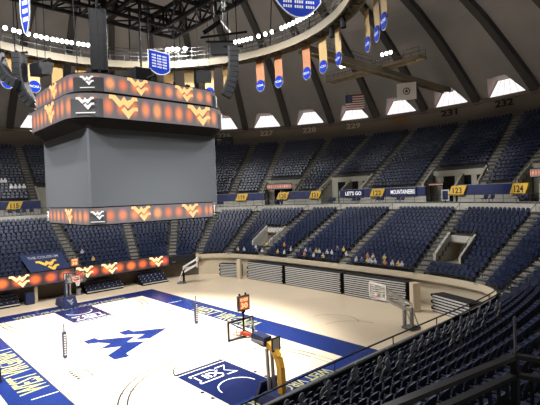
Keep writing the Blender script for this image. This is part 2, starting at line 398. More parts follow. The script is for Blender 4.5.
# aisles
L_AISLES=[-8,-6.9,-5.6,-4.7,-3.95,-3.05,-1.93,-1.03,-.55,.14,.97,2.,3.05,7.1,8.,9.,10.,11.,12.,13,14,15]
U_AISLES=[-10,-9,-8,-6.72,-5.9,-5,-4,-3,-2.03,-1.03,-.37,.26,.94,2.,3.,4.,5.,6.,7.,8.,9.]
def aisle(keys,N,zf,s,w,n0=0):
    a=MB()
    for i in range(n0,N):
        for j in (0,1):
            t0,t1=(i+j*.5)/N,(i+1)/N if j==0 else (i+1)/N
            R=zf(s,1)-zf(s,0); z=zf(s,i)+(.03 if j==0 else R*.5)
            p0,p1=Vector(bowl(keys,s,t0)),Vector(bowl(keys,s,t1)); d=(p1-p0).normalized(); n=Vector((-d.y,d.x))*w/2
            zb=zf(s,i)-.02
            a.hexa([(*(p0-n),zb),(*(p0+n),zb),(*(p1+n),zb),(*(p1-n),zb)],[(*(p0-n),z),(*(p0+n),z),(*(p1+n),z),(*(p1-n),z)])
    return a
for s in L_AISLES: struct('aisle_stairs',aisle(LOWER,NL,lz,s,.95),M['stair'])
# ================================================================== UPPER STAND
NU=20; UZ,UR=11.4,.47
PORT=[(.30,.90),(-1.0,-.41),(-2.97,-2.06),(2.05,2.95),(-6.68,-5.95)]
def in_port(s,row):
    s=(s+14)%28-14
    return row<4 and any(a<=s<b for a,b in PORT)
ut=MB(); NT=336
for k in range(NT):
    s0,s1=28*k/NT,28*(k+1)/NT
    for i in range(NU):
        if in_port((s0+s1)/2,i): continue
        z=UZ+UR*i; a,b,c,d=[bowl(UPPER,s,t/NU) for s,t in ((s0,i),(s1,i),(s1,i+1),(s0,i+1))]
        ut.face([(*a,z),(*b,z),(*c,z),(*d,z)]); ut.face([(*d,z),(*c,z),(*c,z+UR),(*d,z+UR)])
struct('floor_upper',ut,M['terrace'])
for s in U_AISLES: struct('aisle_stairs',aisle(UPPER,NU,uz,s,1.0),M['stair'])
def gap(s):
    s=(s+14)%28-14
    return any(a+.02<=s<b-(b-a)*.42 for a,b in PORT)
uw=MB(); fa=MB()
for k in range(NT):
    s0,s1=28*k/NT,28*(k+1)/NT
    if gap((s0+s1)/2): continue
    a,b=bowl(UPPER,s0,0),bowl(UPPER,s1,0); c,d=bowl(UPPER,s0,-.012),bowl(UPPER,s1,-.012); e,f=bowl(UPPER,s0,.012),bowl(UPPER,s1,.012)
    uw.face([(*a,9.35),(*b,9.35),(*b,11.4),(*a,11.4)],0)
    fa.hexa([(*c,10.25),(*d,10.25),(*f,10.25),(*e,10.25)],[(*c,11.35),(*d,11.35),(*f,11.35),(*e,11.35)])
struct('wall_middle',uw,M['pale_band']); struct('trim_2',fa,M['navy_sign'])
for q,(sa,sb) in enumerate(PORT):
    pb=MB(); n=10
    for j in range(n):
        s0,s1=sa+(sb-sa)*j/n,sa+(sb-sa)*(j+1)/n
        for (t,za,zb,m) in ((4/NU,9.35,UZ+4*UR+.1,0),):
            a,b=bowl(UPPER,s0,t),bowl(UPPER,s1,t); c,d=bowl(UPPER,s0,t-.012),bowl(UPPER,s1,t-.012)
            dark=j in (2,3,5,6,8)
            pb.face([(*a,za),(*b,za),(*b,zb),(*a,zb)],1 if dark else 0)
            pb.hexa([(*c,zb-.75),(*d,zb-.75),(*b,zb-.75),(*a,zb-.75)],[(*c,zb),(*d,zb),(*b,zb),(*a,zb)],0)
        f0,f1=bowl(UPPER,s0,0),bowl(UPPER,s1,0); g0,g1=bowl(UPPER,s1,4/NU),bowl(UPPER,s0,4/NU)
        pb.face([(*f0,9.36),(*f1,9.36),(*g0,9.36),(*g1,9.36)],2)
    for s in (sa,sb,(sa+sb)/2+.03):
        for i in range(4):
            p=[bowl(UPPER,s+x,t) for x in (-.012,.012) for t in (i/NU,(i+1)/NU)]
            z1=UZ+UR*(i+1)+(.35 if s in (sa,sb) else -.2)
            pb.hexa([(*p[0],9.35),(*p[2],9.35),(*p[3],9.35),(*p[1],9.35)],[(*p[0],z1-UR),(*p[2],z1-UR),(*p[3],z1),(*p[1],z1)],0)
    struct('wall_portal',pb,[M['cream_grey'],M['black'],M['concrete']])
# ring wall behind the top row, dome, ribs and windows
dr=MB(); ND=160
for k in range(NT):
    s0,s1=28*k/NT,28*(k+1)/NT; a,b=bowl(UPPER,s0,1),bowl(UPPER,s1,1)
    A0,A1=math.atan2(a[1],a[0]),math.atan2(b[1],b[0]); R=56.
    c,d=(R*math.cos(A0),R*math.sin(A0)),(R*math.cos(A1),R*math.sin(A1))
    zz=UZ+NU*UR
    dr.face([(*a,zz),(*b,zz),(*d,zz),(*c,zz)]); dr.face([(*c,zz),(*d,zz),(*d,24.5),(*c,24.5)])
    c2,d2=[(x*.985,y*.985) for x,y in (c,d)]
    dr.hexa([(*c2,23.95),(*d2,23.95),(*d,23.95),(*c,23.95)],[(*c2,24.5),(*d2,24.5),(*d,24.5),(*c,24.5)])
struct('wall_upper',dr,M['drum'])
PROF=[(56.,24.5),(53.0,26.9),(48.7,30.0),(44.6,32.7),(40.2,35.1),(35,37.3),(29,39.3),(20,41.3),(10,42.4),(0.3,42.7)]
def dome_at(r):
    for (r0,z0),(r1,z1) in zip(PROF,PROF[1:]):
        if r1<=r<=r0: return z0+(z1-z0)*(r0-r)/(r0-r1)
dm=MB()
def pol(r,a,z): return (r*math.cos(a),r*math.sin(a),z)
for b in range(40):
    c=rad(9*b); H=rad(4.5); W0,W1=rad(2.95),rad(1.45)
    (r0,z0),(r1,z1)=PROF[0],PROF[1]
    dm.face([pol(r0,c-H,z0),pol(r0,c-W0,z0),pol(r1,c-W1,z1),pol(r1,c-H,z1)])
    dm.face([pol(r0,c+W0,z0),pol(r0,c+H,z0),pol(r1,c+H,z1),pol(r1,c+W1,z1)])
    dm.face([pol(r1,c-H,z1),pol(r1,c-W1,z1),pol(PROF[2][0],c,PROF[2][1]),pol(PROF[2][0],c-H,PROF[2][1])])
    dm.face([pol(r1,c-W1,z1),pol(r1,c+W1,z1),pol(PROF[2][0],c,PROF[2][1])])
    dm.face([pol(r1,c+W1,z1),pol(r1,c+H,z1),pol(PROF[2][0],c+H,PROF[2][1]),pol(PROF[2][0],c,PROF[2][1])])
    for (r0,z0),(r1,z1) in zip(PROF[2:],PROF[3:]):
        for h in (-1,0):
            dm.face([pol(r0,c+h*H,z0),pol(r0,c+h*H+H,z0),pol(r1,c+h*H+H,z1),pol(r1,c+h*H,z1)])
for b in range(40):
    c=rad(9*b); W0,W1=rad(2.95),rad(1.45)
    for sg in (-1,1): dm.face([pol(56.,c+sg*W0,24.5),pol(53.,c+sg*W1,26.9),pol(56.05,c+sg*W1,27.0)],1)
    dm.face([pol(53.,c-W1,26.9),pol(53.,c+W1,26.9),pol(56.05,c+W1,27.0),pol(56.05,c-W1,27.0)],1)
struct('ceiling',dm,[M['dome'],M['window_frame']])
rb=MB()
for (r0,z0),(r1,z1) in zip(PROF,PROF[1:]):
    if r1<10: break
    w0,w1=.30*(r0/56)+.25,.30*(r1/56)+.25
    dn=Vector((-(z1-z0),0,(r1-r0))).normalized()*.8
    for_b=[(r0,-w0,z0),(r0,w0,z0),(r1,w1,z1),(r1,-w1,z1)]
    rb.hexa([(x+dn.x,y,z+dn.z) for x,y,z in for_b],for_b)
for k in range(40):
    if k==0: o=rib0=rb.build('trim_3',M['rib'])
    else: o=rib0.copy(); C.objects.link(o); o.name='trim_%d'%(k+3)
    o.rotation_euler=(0,0,rad(9*k+4.5)); o['kind']='structure'
def winpt(a,f,off=0.):          # a: offset angle, f: 0 sill .. 1 head
    return Vector(pol((56.05+off)*math.cos(0)/1,a,24.55+2.45*f))
W0,W1=rad(2.9),rad(1.42)
fr=MB(); c4=[winpt(-W0,0),winpt(W0,0),winpt(W1,1),winpt(-W1,1)]
for i in range(4): fr.beam(c4[i],c4[(i+1)%4],.16,.16)
mu=MB()
for f in (-.6,-.2,.2,.6): mu.beam(winpt(W0*f,0),winpt(W1*f,1),.03,.03)
pn=MB(); pn.face([winpt(-W0,0,.05),winpt(W0,0,.05),winpt(W1,1,.05),winpt(-W1,1,.05)])
for k in range(40):
    if k==0:
        w=fr0=fr.build('window_1',M['window_frame']); kids=[mu.build('mullion',M['window_frame'],w),pn.build('pane',M['pane'],w)]
    else:
        w=fr0.copy(); C.objects.link(w); w.name='window_%d'%(k+1)
        for x in kids: y=x.copy(); C.objects.link(y); y.parent=w
    w.rotation_euler=(0,0,rad(9*k)); w['kind']='structure'
# ================================================================== SEATS
def seat_mesh_parts():
    back=MB(); prof=[]
    for i in range(9):
        a=PI*i/8; prof.append((.225*math.cos(a),.225*math.sin(a)**.9))
    out=[(.19,.0),(.215,.1)]+[(x,y+.2) for x,y in prof]+[(-.215,.1),(-.19,.0)]
    tilt=lambda x,y,d:(x,-.20-.20*y+d+.10*(abs(x)/.24)**2,.43+y)
    back.ext(out,tilt,0,-.035)
    pan=MB(); pan.ext([(-.21,-.17),(.21,-.17),(.225,.08),(.19,.24),(-.19,.24),(-.225,.08)],lambda x,y,d:(x,y,.42+d+.03*abs(y)),0,.05)
    arm=lambda s:MB().beam((s*.262,-.22,.60),(s*.262,.14,.62),.045,.03).beam((s*.262,-.05,.25),(s*.262,-.05,.60),.035,.05)
    br=MB(); br.box((0,-.06,.30),(.46,.05,.05)); br.box((-.16,-.06,.14),(.05,.06,.28)); br.box((.16,-.06,.14),(.05,.06,.28))
    return back,pan,arm,br
SB,SP,SA,SK=seat_mesh_parts()
proto=thing('stadium_seat','x','seat')
SB.build('backrest',M['seat'],proto,smooth=False); SP.build('seat_pan',M['seat'],proto)
SA(1).build('armrest',M['seat_dark'],proto); SK.build('bracket',M['seat_dark'],proto)
# simplified shape of the same seat for the thousands further off
FB=[((-.21,-.21,.40),(.21,-.21,.40),(.215,-.27,.70),(.11,-.30,.82),(-.11,-.30,.82),(-.215,-.27,.70))]
stuff=MB()
def far_seat(x,y,z,rz):
    co,si=math.cos(rz),math.sin(rz)
    def P(a,b,c): return (x+a*co-b*si,y+a*si+b*co,z+c)
    v=[P(*q) for q in FB[0]]; stuff.face(v)
    w=[P(q[0],q[1]-.04,q[2]) for q in FB[0]]; stuff.face(w[::-1])
    for i in (1,2,3,4): stuff.face([v[i],w[i],w[i+1],v[i+1]])
    stuff.hexa([P(-.215,-.2,.39),P(.215,-.2,.39),P(.2,.22,.41),P(-.2,.22,.41)],[P(-.215,-.2,.44),P(.215,-.2,.44),P(.2,.22,.46),P(-.2,.22,.46)])
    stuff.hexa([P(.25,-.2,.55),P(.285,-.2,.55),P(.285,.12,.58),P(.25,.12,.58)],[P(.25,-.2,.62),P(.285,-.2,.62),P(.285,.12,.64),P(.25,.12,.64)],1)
def row_spots(keys,N,i,sA,sB,half,spacing=.56):
    t=(i+.42)/N; n=max(8,int((sB-sA)*40)); pts=[Vector(bowl(keys,sA+(sB-sA)*k/n,t)) for k in range(n+1)]
    L=[0]
    for a,b in zip(pts,pts[1:]): L.append(L[-1]+(b-a).length)
    tot=L[-1]-2*half; m=int(tot/spacing)
    out=[]
    for q in range(m):
        d=half+(tot-(m-1)*spacing)/2+q*spacing; k=0
        while L[k+1]<d and k<n-1: k+=1
        f=(d-L[k])/(L[k+1]-L[k]); p=pts[k].lerp(pts[k+1],f); tg=(pts[k+1]-pts[k]).normalized()
        nrm=Vector((-tg.y,tg.x))
        if nrm.dot(-p)<0: nrm=-nrm
        out.append((p.x,p.y,math.atan2(-nrm.x,nrm.y),sA+(sB-sA)*(k+f)/n))
    return out
TARP=(-6.24,-5.75)
spots=[]
for A,B in zip(L_AISLES,L_AISLES[1:]):
    for i in range(NL):
        for (x,y,rz,s) in row_spots(LOWER,NL,i,A,B,.62):
            ss=(s+12)%24-12
            if any(a-.04<=ss<b+.04 for a,b in VOMS) and 2<=i<9: continue
            if i<5 and TARP[0]-.03<=ss<=TARP[1]+.03: continue
            spots.append((x,y,lz(ss,i),rz,'lower',i,ss))
for A,B in zip(U_AISLES,U_AISLES[1:]):
    for i in range(NU):
        for (x,y,rz,s) in row_spots(UPPER,NU,i,A,B,.65):
            if in_port(s,i) or in_port(s,i-1): continue
            spots.append((x,y,UZ+UR*i,rz,'upper',i,s))
GUARD=Vector((31.63,-11.65))
keep=[]; near=[]
for q in spots:
    v=view((q[0],q[1],q[2]+.6))
    if v is None or not(-150<v[0]<690 and -60<v[1]<620): continue
    d=(Vector(q[:3])-CP).length
    if d<3.2: continue
    keep.append((d,v,q))
inframe=sorted([k for k in keep if -3<k[1][0]<543 and k[1][1]<412 and k[2][4]=='lower'],key=lambda k:k[0])[:300]
ids=set(id(k) for k in inframe)
rows={}
for k in inframe: rows.setdefault(k[2][5],[]).append(k)
first=True
for i in sorted(rows):
    for j,k in enumerate(sorted(rows[i],key=lambda k:k[1][0])):
        x,y,z,rz=k[2][:4]
        lab='dark navy seat, %s from the left in row %d up the near stand'%(nth(j),i+1)
        if first: o=proto; o.location=(x,y,z); o.rotation_euler=(0,0,rz); o['label']=lab; first=False
        else: o=dup(proto,(x,y,z),rz,lab)
        o['group']='seats of the near stand'
for k in keep:
    if id(k) not in ids: far_seat(*k[2][:4])
tag(stuff.build('stadium_seats',[M['seat'],M['seat_glint']]),'rows of navy plastic seats filling the far and side stands','seats',kind='stuff')
print('seats',len(keep),len(inframe))
# ================================================================== SCOREBOARD OVER MID COURT
def rrect(hx,hy,r,n=7):
    p=[]
    for cx,cy,a0 in ((hx-r,hy-r,0),(-hx+r,hy-r,PI/2),(-hx+r,-hy+r,PI),(hx-r,-hy+r,1.5*PI)):
        for i in range(n+1): a=a0+PI/2*i/n; p.append((cx+r*math.cos(a),cy+r*math.sin(a)))
    return p
def prism(mb,outline,z0,z1,m=0,caps=True,inset=0):
    n=len(outline); b=len(mb.v)
    mb.v.extend([(x,y,z0) for x,y in outline]); mb.v.extend([(x,y,z1) for x,y in outline])
    for i in range(n): j=(i+1)%n; mb.f.append((b+i,b+j,b+n+j,b+n+i)); mb.m.append(m)
    if caps: mb.f.append(tuple(b+i for i in reversed(range(n)))); mb.m.append(m); mb.f.append(tuple(b+n+i for i in range(n))); mb.m.append(m)
def led_band(out,z0,z1):
    """outer skin of a ring, UV u in metres"""
    mb=MB(); u=0; n=len(out)
    for i in range(n):
        a,b=out[i],out[(i+1)%n]; l=math.hypot(b[0]-a[0],b[1]-a[1])
        mb.face([(*a,z0),(*b,z0),(*b,z1),(*a,z1)],0,[(u,0),(u+l,0),(u+l,1),(u,1)]); u+=l
    return mb
def along(out,dist):
    n=len(out); d=dist
    for i in range(n):
        a,b=Vector(out[i]),Vector(out[(i+1)%n]); l=(b-a).length
        if d<=l: return a+(b-a)*(d/l),(b-a).normalized()
        d-=l
sb=thing('scoreboard','grey four-sided video scoreboard hung over mid court with glowing orange rings','scoreboard',(0,0,9.45))
def S(z): return z-9.45
core=MB(); prism(core,rrect(4.35,4.85,.5),S(10.5),S(16.2)); core.build('core',M['black'],sb)
for nm,(p,q) in {'screen_a':((4.5,-4.9),(4.5,4.9)),'screen_b':((-4.5,4.9),(-4.5,-4.9)),'screen_c':((-4.4,-5.0),(4.4,-5.0)),'screen_d':((4.4,5.0),(-4.4,5.0))}.items():
    a,b=Vector(p),Vector(q); d=(b-a).normalized(); nn=Vector((d.y,-d.x)); m=MB()
    m.hexa([(*(a-nn*.25),S(10.65)),(*a,S(10.65)),(*b,S(10.65)),(*(b-nn*.25),S(10.65))],[(*(a-nn*.25),S(15.9)),(*a,S(15.9)),(*b,S(15.9)),(*(b-nn*.25),S(15.9))])
    m.build('video_screen',M['screen'],sb)
for sx in (-1,1):
    for sy in (-1,1):
        cn=MB(); a,b=(sx*4.5,sy*4.9),(sx*4.4,sy*5.0)
        cn.hexa([(*a,S(10.65)),(*b,S(10.65)),(sx*4.0,sy*4.7,S(10.65)),(sx*4.2,sy*4.5,S(10.65))],[(*a,S(15.9)),(*b,S(15.9)),(sx*4.0,sy*4.7,S(15.9)),(sx*4.2,sy*4.5,S(15.9))])
        cn.build('corner_panel',M['screen'],sb)
RINGS=[(5.35,6.0,2.1,16.3,17.8),(5.05,5.7,2.0,18.02,19.15),(4.55,5.05,1.1,9.5,10.58)]
for hx,hy,r,z0,z1 in RINGS:
    out=rrect(hx,hy,r,10)
    bd=MB(); prism(bd,rrect(hx-.05,hy-.05,r,10),S(z0-.08),S(z1+.08))
    rg=bd.build('ring_housing',M['black'],sb)
    led_band(out,S(z0),S(z1)).build('led_ring',M['led_ring'],rg)
    per=sum((Vector(out[(i+1)%len(out)])-Vector(out[i])).length for i in range(len(out)))
    h=z1-z0; lg,wl=('glowing_logo','led_logo'),('white_logo','led_white')
    def place(dist,w,hh,kind,zoff=0,off=.05,shape='logo'):
        mb=MB(); p,t=along(out,dist%per); nn=Vector((t.y,-t.x))
        for q in (WV if shape=='logo' else [shape]):
            mb.ext([(x*w,y*hh) for x,y in q],lambda x,y,d:(p.x+t.x*x+nn.x*(off+d)-nn.x*x*x*.0,p.y+t.y*x+nn.y*(off+d),S((z0+z1)/2)+zoff+y),0,.03)
        mb.build(kind[0] if shape=='logo' else 'white_underline',M[kind[1]],rg)
    # length positions: the ring starts at (+hx, hy-r) and runs anticlockwise
    arcl=PI/2*r; ly=2*(hy-r); lx=2*(hx-r)
    front=per-ly                     # start of the +x side, at its -y end
    for f in {17.8:(.13,.88),19.15:(.27,.76),10.58:(.30,.80)}[z1]: place(front+ly*f,h*1.3,h*.95,lg)
    back=arcl+lx+arcl
    for f in (.12,.80): place(back+ly*f,h*1.25,h*.92,lg)
    for f in (.62,): place(back+ly+arcl+lx*f,h*1.25,h*.92,lg); place(arcl+lx*(1-f),h*1.25,h*.92,lg)
    for c in (front-arcl/2,back-arcl/2,arcl/2,back+ly+arcl/2):
        w=arcl*.62; n=8; dp=MB(); c+=.28
        for i in range(n):
            a,ta=along(out,(c-w/2+w*i/n)%per); b,tb=along(out,(c-w/2+w*(i+1)/n)%per)
            na,nb=Vector((ta.y,-ta.x))*.025,Vector((tb.y,-tb.x))*.025
            dp.face([(*(a+na),S(z0)),(*(b+nb),S(z0)),(*(b+nb),S(z1-h*.22)),(*(a+na),S(z1-h*.22))])
        dp.build('dark_corner_panel',M['led_dark'],rg)
        place(c,h*.75,h*.52,wl,h*.05,.07)
        place(c,h*.8,h*.04,wl,-h*.33,.07,[(-.5,-.5),(.5,-.5),(.5,.5),(-.5,.5)])
sk=MB(); a=rrect(5.2,5.85,2.1,10); b=rrect(4.5,5.0,.6,10)
for i in range(len(a)):
    j=(i+1)%len(a); sk.face([(*b[i],S(15.75)),(*b[j],S(15.75)),(*a[j],S(16.25)),(*a[i],S(16.25))])
sk.build('skirt',M['black'],sb)
tp=MB()
for sx in (-1,1):
    tp.beam((sx*2,-4,S(19.5)),(sx*2,4,S(19.5)),.3,.3); tp.beam((-4,sx*3,S(19.5)),(4,sx*3,S(19.5)),.3,.3)
    for sy in (-1,1): tp.tube([(sx*2,sy*3,S(19.2)),(sx*2,sy*3,S(20.3))],.1,6)
tp.box((-.5,1,S(20.9)),(2.6,1.3,.9)); tp.beam((-3,1,S(20.4)),(2.6,1,S(20.4)),.15,.15)
tp.build('hoist_frame',M['black'],sb)
for p,q,r in [((sx*2,sy*3),(sx*2.2,sy*3.2),.035) for sx in (-1,1) for sy in (-1,1)]+[((-3.8,3.2),(-3.8,3.2),.09),((-2.6,2.6),(-2.6,2.6),.05)]:
    cb=MB(); cb.tube([(*p,S(19.4)),(*q,S(30))],r,6); cb.build('hanging_cable',M['truss'],sb)
# ================================================================== RIGGING GRID, CATWALK RING AND ITS SPUR
rg=thing('rigging_grid','dark square steel truss grid hanging high under the dome','truss',(0,0,29.6))
def boxtruss(a,b,w,h,seg):
    a,b=Vector(a),Vector(b); d=(b-a).normalized(); r=Vector((-d.y,d.x,0))*w/2; u=Vector((0,0,h)); m=MB()
    for o in (r,-r,r+u,-r+u): m.beam(a+o,b+o,.30,.34)
    n=max(2,int((b-a).length/seg))
    for i in range(n):
        p,q=a+(b-a)*(i/n),a+(b-a)*((i+1)/n)
        for s in (r,-r): m.beam(p+s,p+s+u,.16); m.beam(p+s,q+s+u,.16)
        m.beam(p+r,p-r,.18); m.beam(p+r,q-r,.13); m.beam(p+r+u,q-r+u,.13)
    return m
for a,b in (((-12.7,10.8,.2),(12.7,10.8,.2)),((-12.7,-10.8,.2),(12.7,-10.8,.2)),((-11.4,-12,.2),(-11.4,12,.2)),((11.4,-12,.2),(11.4,12,.2)),((-11,3.5,.6),(11,3.5,.6)),((-11,-3.5,.6),(11,-3.5,.6)),((-3.5,-11,.6),(-3.5,11,.6)),((3.5,-11,.6),(3.5,11,.6))):
    boxtruss(a,b,2.5 if abs(a[0]+b[0])+abs(a[1]+b[1])>10 else 1.2,1.9,2.6).build('box_truss',M['truss'],rg)
hg=MB()
for a in range(8):
    x,y=11.5*math.cos(a*PI/4+.3),11.5*math.sin(a*PI/4+.3); hg.tube([(x,y,2),(x*1.1,y*1.1,dome_at(12.7)-29.6)],.06,5)
hg.build('hanger_rod',M['truss'],rg)
cw=thing('ring_catwalk','cream ring catwalk circling under the dome carrying the lamps and banners','catwalk',(0,0,26.4))
def hoop(mb,r,w,z0,z1,a0=0,a1=360,step=3,m=0):
    n=int((a1-a0)/step)
    for i in range(n):
        A,B=rad(a0+(a1-a0)*i/n),rad(a0+(a1-a0)*(i+1)/n)
        p=lambda rr,a,z:(rr*math.cos(a),rr*math.sin(a),z)
        mb.hexa([p(r-w/2,A,z0),p(r+w/2,A,z0),p(r+w/2,B,z0),p(r-w/2,B,z0)],[p(r-w/2,A,z1),p(r+w/2,A,z1),p(r+w/2,B,z1),p(r-w/2,B,z1)],m)
g=MB(); hoop(g,17.85,.18,0,.75); hoop(g,19.15,.18,0,.75)
for k in range(60):
    a,b=rad(6*k),rad(6*k+6); g.beam((17.85*math.cos(a),17.85*math.sin(a),.2),(19.15*math.cos(a),19.15*math.sin(a),.2),.1,.2)
    g.beam((17.85*math.cos(a),17.85*math.sin(a),.2),(19.15*math.cos(b),19.15*math.sin(b),.2),.07,.1)
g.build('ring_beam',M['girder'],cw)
g=MB(); hoop(g,18.5,1.2,.76,.82); g.build('walkway_deck',M['truss'],cw)
for r in (17.85,19.15):
    g=MB()
    for z in (1.3,1.75,2.2): hoop(g,r,.05,z,z+.05)
    for k in range(72):
        a=rad(5*k); g.tube([(r*math.cos(a),r*math.sin(a),.8),(r*math.cos(a),r*math.sin(a),2.2)],.03,5)
    g.build('guard_rail',M['rail_grey'],cw)
g=MB()
for k in range(20):
    a=rad(18*k+9); g.tube([(18.5*math.cos(a),18.5*math.sin(a),.8),(20*math.cos(a),20*math.sin(a),dome_at(20)-26.4)],.05,5)
g.build('hanger_rod',M['truss'],cw)
spr=thing('spur_catwalk','cream straight catwalk running from the ring out to the dome wall, with a cross platform','catwalk',(1,19.2,26.0))
def spb(a,b,w,h,n,m):
    MB().beam((0,a,.3),(0,b,.3),w,h).build(n,m,spr)
g=MB()
for x in (-.55,.55): g.beam((x,0,.3),(x,33.2,.3),.18,.7)
for k in range(17): g.beam((-.55,2*k,.3),(.55,2*k,.3),.1,.3); g.beam((-.55,2*k,.2),(.55,2*k+2,.2),.08,.1)
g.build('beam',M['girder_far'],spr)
g=MB()
for y in (14.2,15.8): g.beam((-8.5,y,.75),(5.8,y,.75),.2,.3)
for k in range(12): g.beam((-8.4+1.28*k,14.2,.75),(-8.4+1.28*k,15.8,.75),.1,.1)
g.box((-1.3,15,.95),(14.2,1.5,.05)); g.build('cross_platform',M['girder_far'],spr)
g=MB()
for x in (-.55,.55):
    for z in (1.1,1.5): g.tube([(x,0,z),(x,14,z)],.025,5)
    for k in range(8): g.tube([(x,2*k,.5),(x,2*k,1.5)],.025,5)
for y in (14.2,15.8):
    for z in (1.4,1.9): g.tube([(-8.4,y,z),(5.7,y,z)],.025,5)
    for k in range(8): g.tube([(-8.4+2.01*k,y,.9),(-8.4+2.01*k,y,1.9)],.025,5)
g.build('guard_rail',M['rail_grey'],spr)
# lamps
def lamp_proto():
    t=thing('arena_lamp','x','lamp',group='bright lamps on the ring catwalk')
    h=MB(); h.tube([(0,0,0),(0.25,0,-.08),(.42,0,-.14)],[.13,.19,.24],10); h.build('housing',M['black'],t)
    l=MB(); l.tube([(.42,0,-.14),(.47,0,-.156)],[.22,.22],12); l.build('lens',M['lamp'],t)
    b=MB(); b.beam((-.05,0,-.35),(-.05,0,.1),.05,.05); b.build('bracket',M['black'],t)
    return t
LAMPS=[194.7,192.0,190.2,187.4,184.9,183.3,181.4,179.5,178.0,176.4,174.8,173.2,170.9,169.2,167.6,166.2,138.8,137.0,135.1,132.1,111.6,109.9,108.3,106.6,104.8,101.4,98.3,95.3,90.7,88.7,86.8,84.9,82.9,81.3,79.7,78.1,76.5,74.9]
grp=[(0,16,'left of the tall loudspeaker column or beside it'),(16,20,'just right of the small blue banner'),(20,38,'right of the curved loudspeaker stack')]
lp0=None
for g0,g1,where in grp:
    for k in range(g0,g1):
        a=rad(LAMPS[k]); loc=(17.95*math.cos(a),17.95*math.sin(a),28.62)
        txt={0:'white lamp on the ring catwalk left of the loudspeaker column, %s from the left',16:'white lamp on the ring catwalk right of the small blue banner, %s from the left',20:'white lamp on the ring catwalk right of the curved loudspeakers, %s from the left'}[g0]%nth(k-g0)
        if lp0 is None: lp0=o=lamp_proto(); o.location=loc; o.rotation_euler=(0,0,a+PI); o['label']=txt
        else: o=dup(lp0,loc,a+PI,txt)
for k,(x,y,w) in enumerate(((3.3,33.2,'third'),(2.7,33.2,'second'),(2.1,33.2,'first'),(-4.3,33.2,'fifth'),(-3.8,33.2,'fourth'))):
    nm='lamp at the right of the cross platform, %s of its three from the left'%('third','second','first')[k] if k<3 else 'lamp at the left of the cross platform, %s of its pair'%('left','right')[k-3]
    o=dup(lp0,(x,y,28.1),-PI/2,'white '+nm); o['group']='lamps on the cross platform'
# ================================================================== LOUDSPEAKERS
def line_array(name,label,loc,rz,n,w,h,d,bend0,bend1,top):
    t=thing(name,label,'loudspeaker',loc,rz)
    p=Vector((0,0,0)); 
    for i in range(n):
        ang=bend0+(bend1-bend0)*(i/max(1,n-1))**2; dn=Vector((math.sin(ang),0,-math.cos(ang))); nx=Vector((math.cos(ang),0,math.sin(ang)))
        a=p; b=p+dn*h*.93; m=MB()
        q=lambda o,yy,xx:o+Vector((0,yy*w/2,0))+nx*xx
        m.hexa([q(b,-1,-d*.5),q(b,-1,d*.42),q(b,1,d*.42),q(b,1,-d*.5)],[q(a,-1,-d*.5),q(a,-1,d*.5),q(a,1,d*.5),q(a,1,-d*.5)])
        for yy in (-1.02,1.02):
            m.hexa([q(b,yy-.03,d*.30),q(b,yy-.03,d*.46),q(b,yy+.03,d*.46),q(b,yy+.03,d*.30)],[q(a,yy-.03,d*.30),q(a,yy-.03,d*.52),q(a,yy+.03,d*.52),q(a,yy+.03,d*.30)],1)
        m.build('speaker_cabinet',[M['speaker'],M['speaker_edge']],t); p=p+dn*h
    f=MB(); f.beam((-d,0,.08),(d*.9,0,.08),.12,.15); f.beam((0,-w/2,.1),(0,w/2,.1),.12,.1)
    f.tube([(-d*.4,0,.1),(-d*.4,0,top)],.04,5); f.tube([(d*.4,0,.1),(d*.4,0,top)],.04,5); f.build('fly_frame',M['black'],t)
    return t
toc=math.atan2(-15.9,33.1)
line_array('line_array_speaker','tall straight dark loudspeaker column hanging left above the scoreboard','x' and (.4,-2.3,25.1),toc,10,1.15,.45,.8,0,.03,4.6)
line_array('line_array_speaker','dark loudspeaker stack curving away to the right at the upper left, beside the tan banners',(-7.54,-5.67,23.3),rad(47),10,.9,.45,.8,-.03,.8,6.3)
line_array('line_array_speaker','dark curved loudspeaker stack at the left edge of the view',(-7.94,-7.23,23.2),rad(47),8,.9,.40,.8,.25,1.15,6.4)
line_array('line_array_speaker','dark loudspeaker stack curving inward at the scoreboard upper right corner',(2.5,8.7,24.0),rad(-130),10,.95,.44,.9,0,.55,5.7)
def sub_box(label,loc,rz,w=2.0,top=4.5):
    t=thing('subwoofer_cabinet',label,'loudspeaker',loc,rz)
    m=MB(); m.hexa([(-w/2,-.55,-.9),(w/2,-.55,-.9),(w/2*.9,.45,-.75),(-w/2*.9,.45,-.75)],[(-w/2,-.6,.1),(w/2,-.6,.1),(w/2,.6,.25),(-w/2,.6,.25)]); m.build('cabinet',M['speaker'],t)
    f=MB(); f.beam((-w*.75,0,.4),(w*.75,0,.4),.14,.14); f.tube([(-.5,0,.2),(-.5,0,top)],.03,5); f.tube([(.5,0,.2),(.5,0,top)],.03,5); f.beam((-.5,0,.2),(-.5,0,.5),.1); f.build('hanging_bracket',M['black'],t)
sub_box('black box loudspeaker hanging beside the left curved loudspeaker stack',(-7.15,-4.1,22.5),rad(20),1.5,7.2)
sub_box('black box loudspeaker hanging left of the right curved loudspeaker stack',(.0,9.2,24.9),rad(50),1.7,4.8)
sub_box('small black box loudspeaker low behind the scoreboard right end',(-1.0,8.0,22.4),rad(50),1.3,7.2)
t=thing('stage_light_bar','black bar of stage lights hanging above the right box loudspeaker','light fixture',(-.3,9.4,25.9),rad(42))
m=MB(); m.beam((-1.8,0,0),(2.6,0,.25),.16,.16); m.beam((-1.5,0,.4),(0.2,0,1.4),.2,.35); m.tube([(.3,0,0),(.3,0,3.9)],.04,5); m.build('bar',M['black'],t)
m=MB(); m.hexa([(.2,-.2,1.3),(.2,-.2,1.42),(.2,.2,1.42),(.2,.2,1.3)],[(.95,-.2,.3),(1.05,-.2,.4),(1.05,.2,.4),(.95,.2,.3)]); m.build('light_tube',M['led_white'],t)
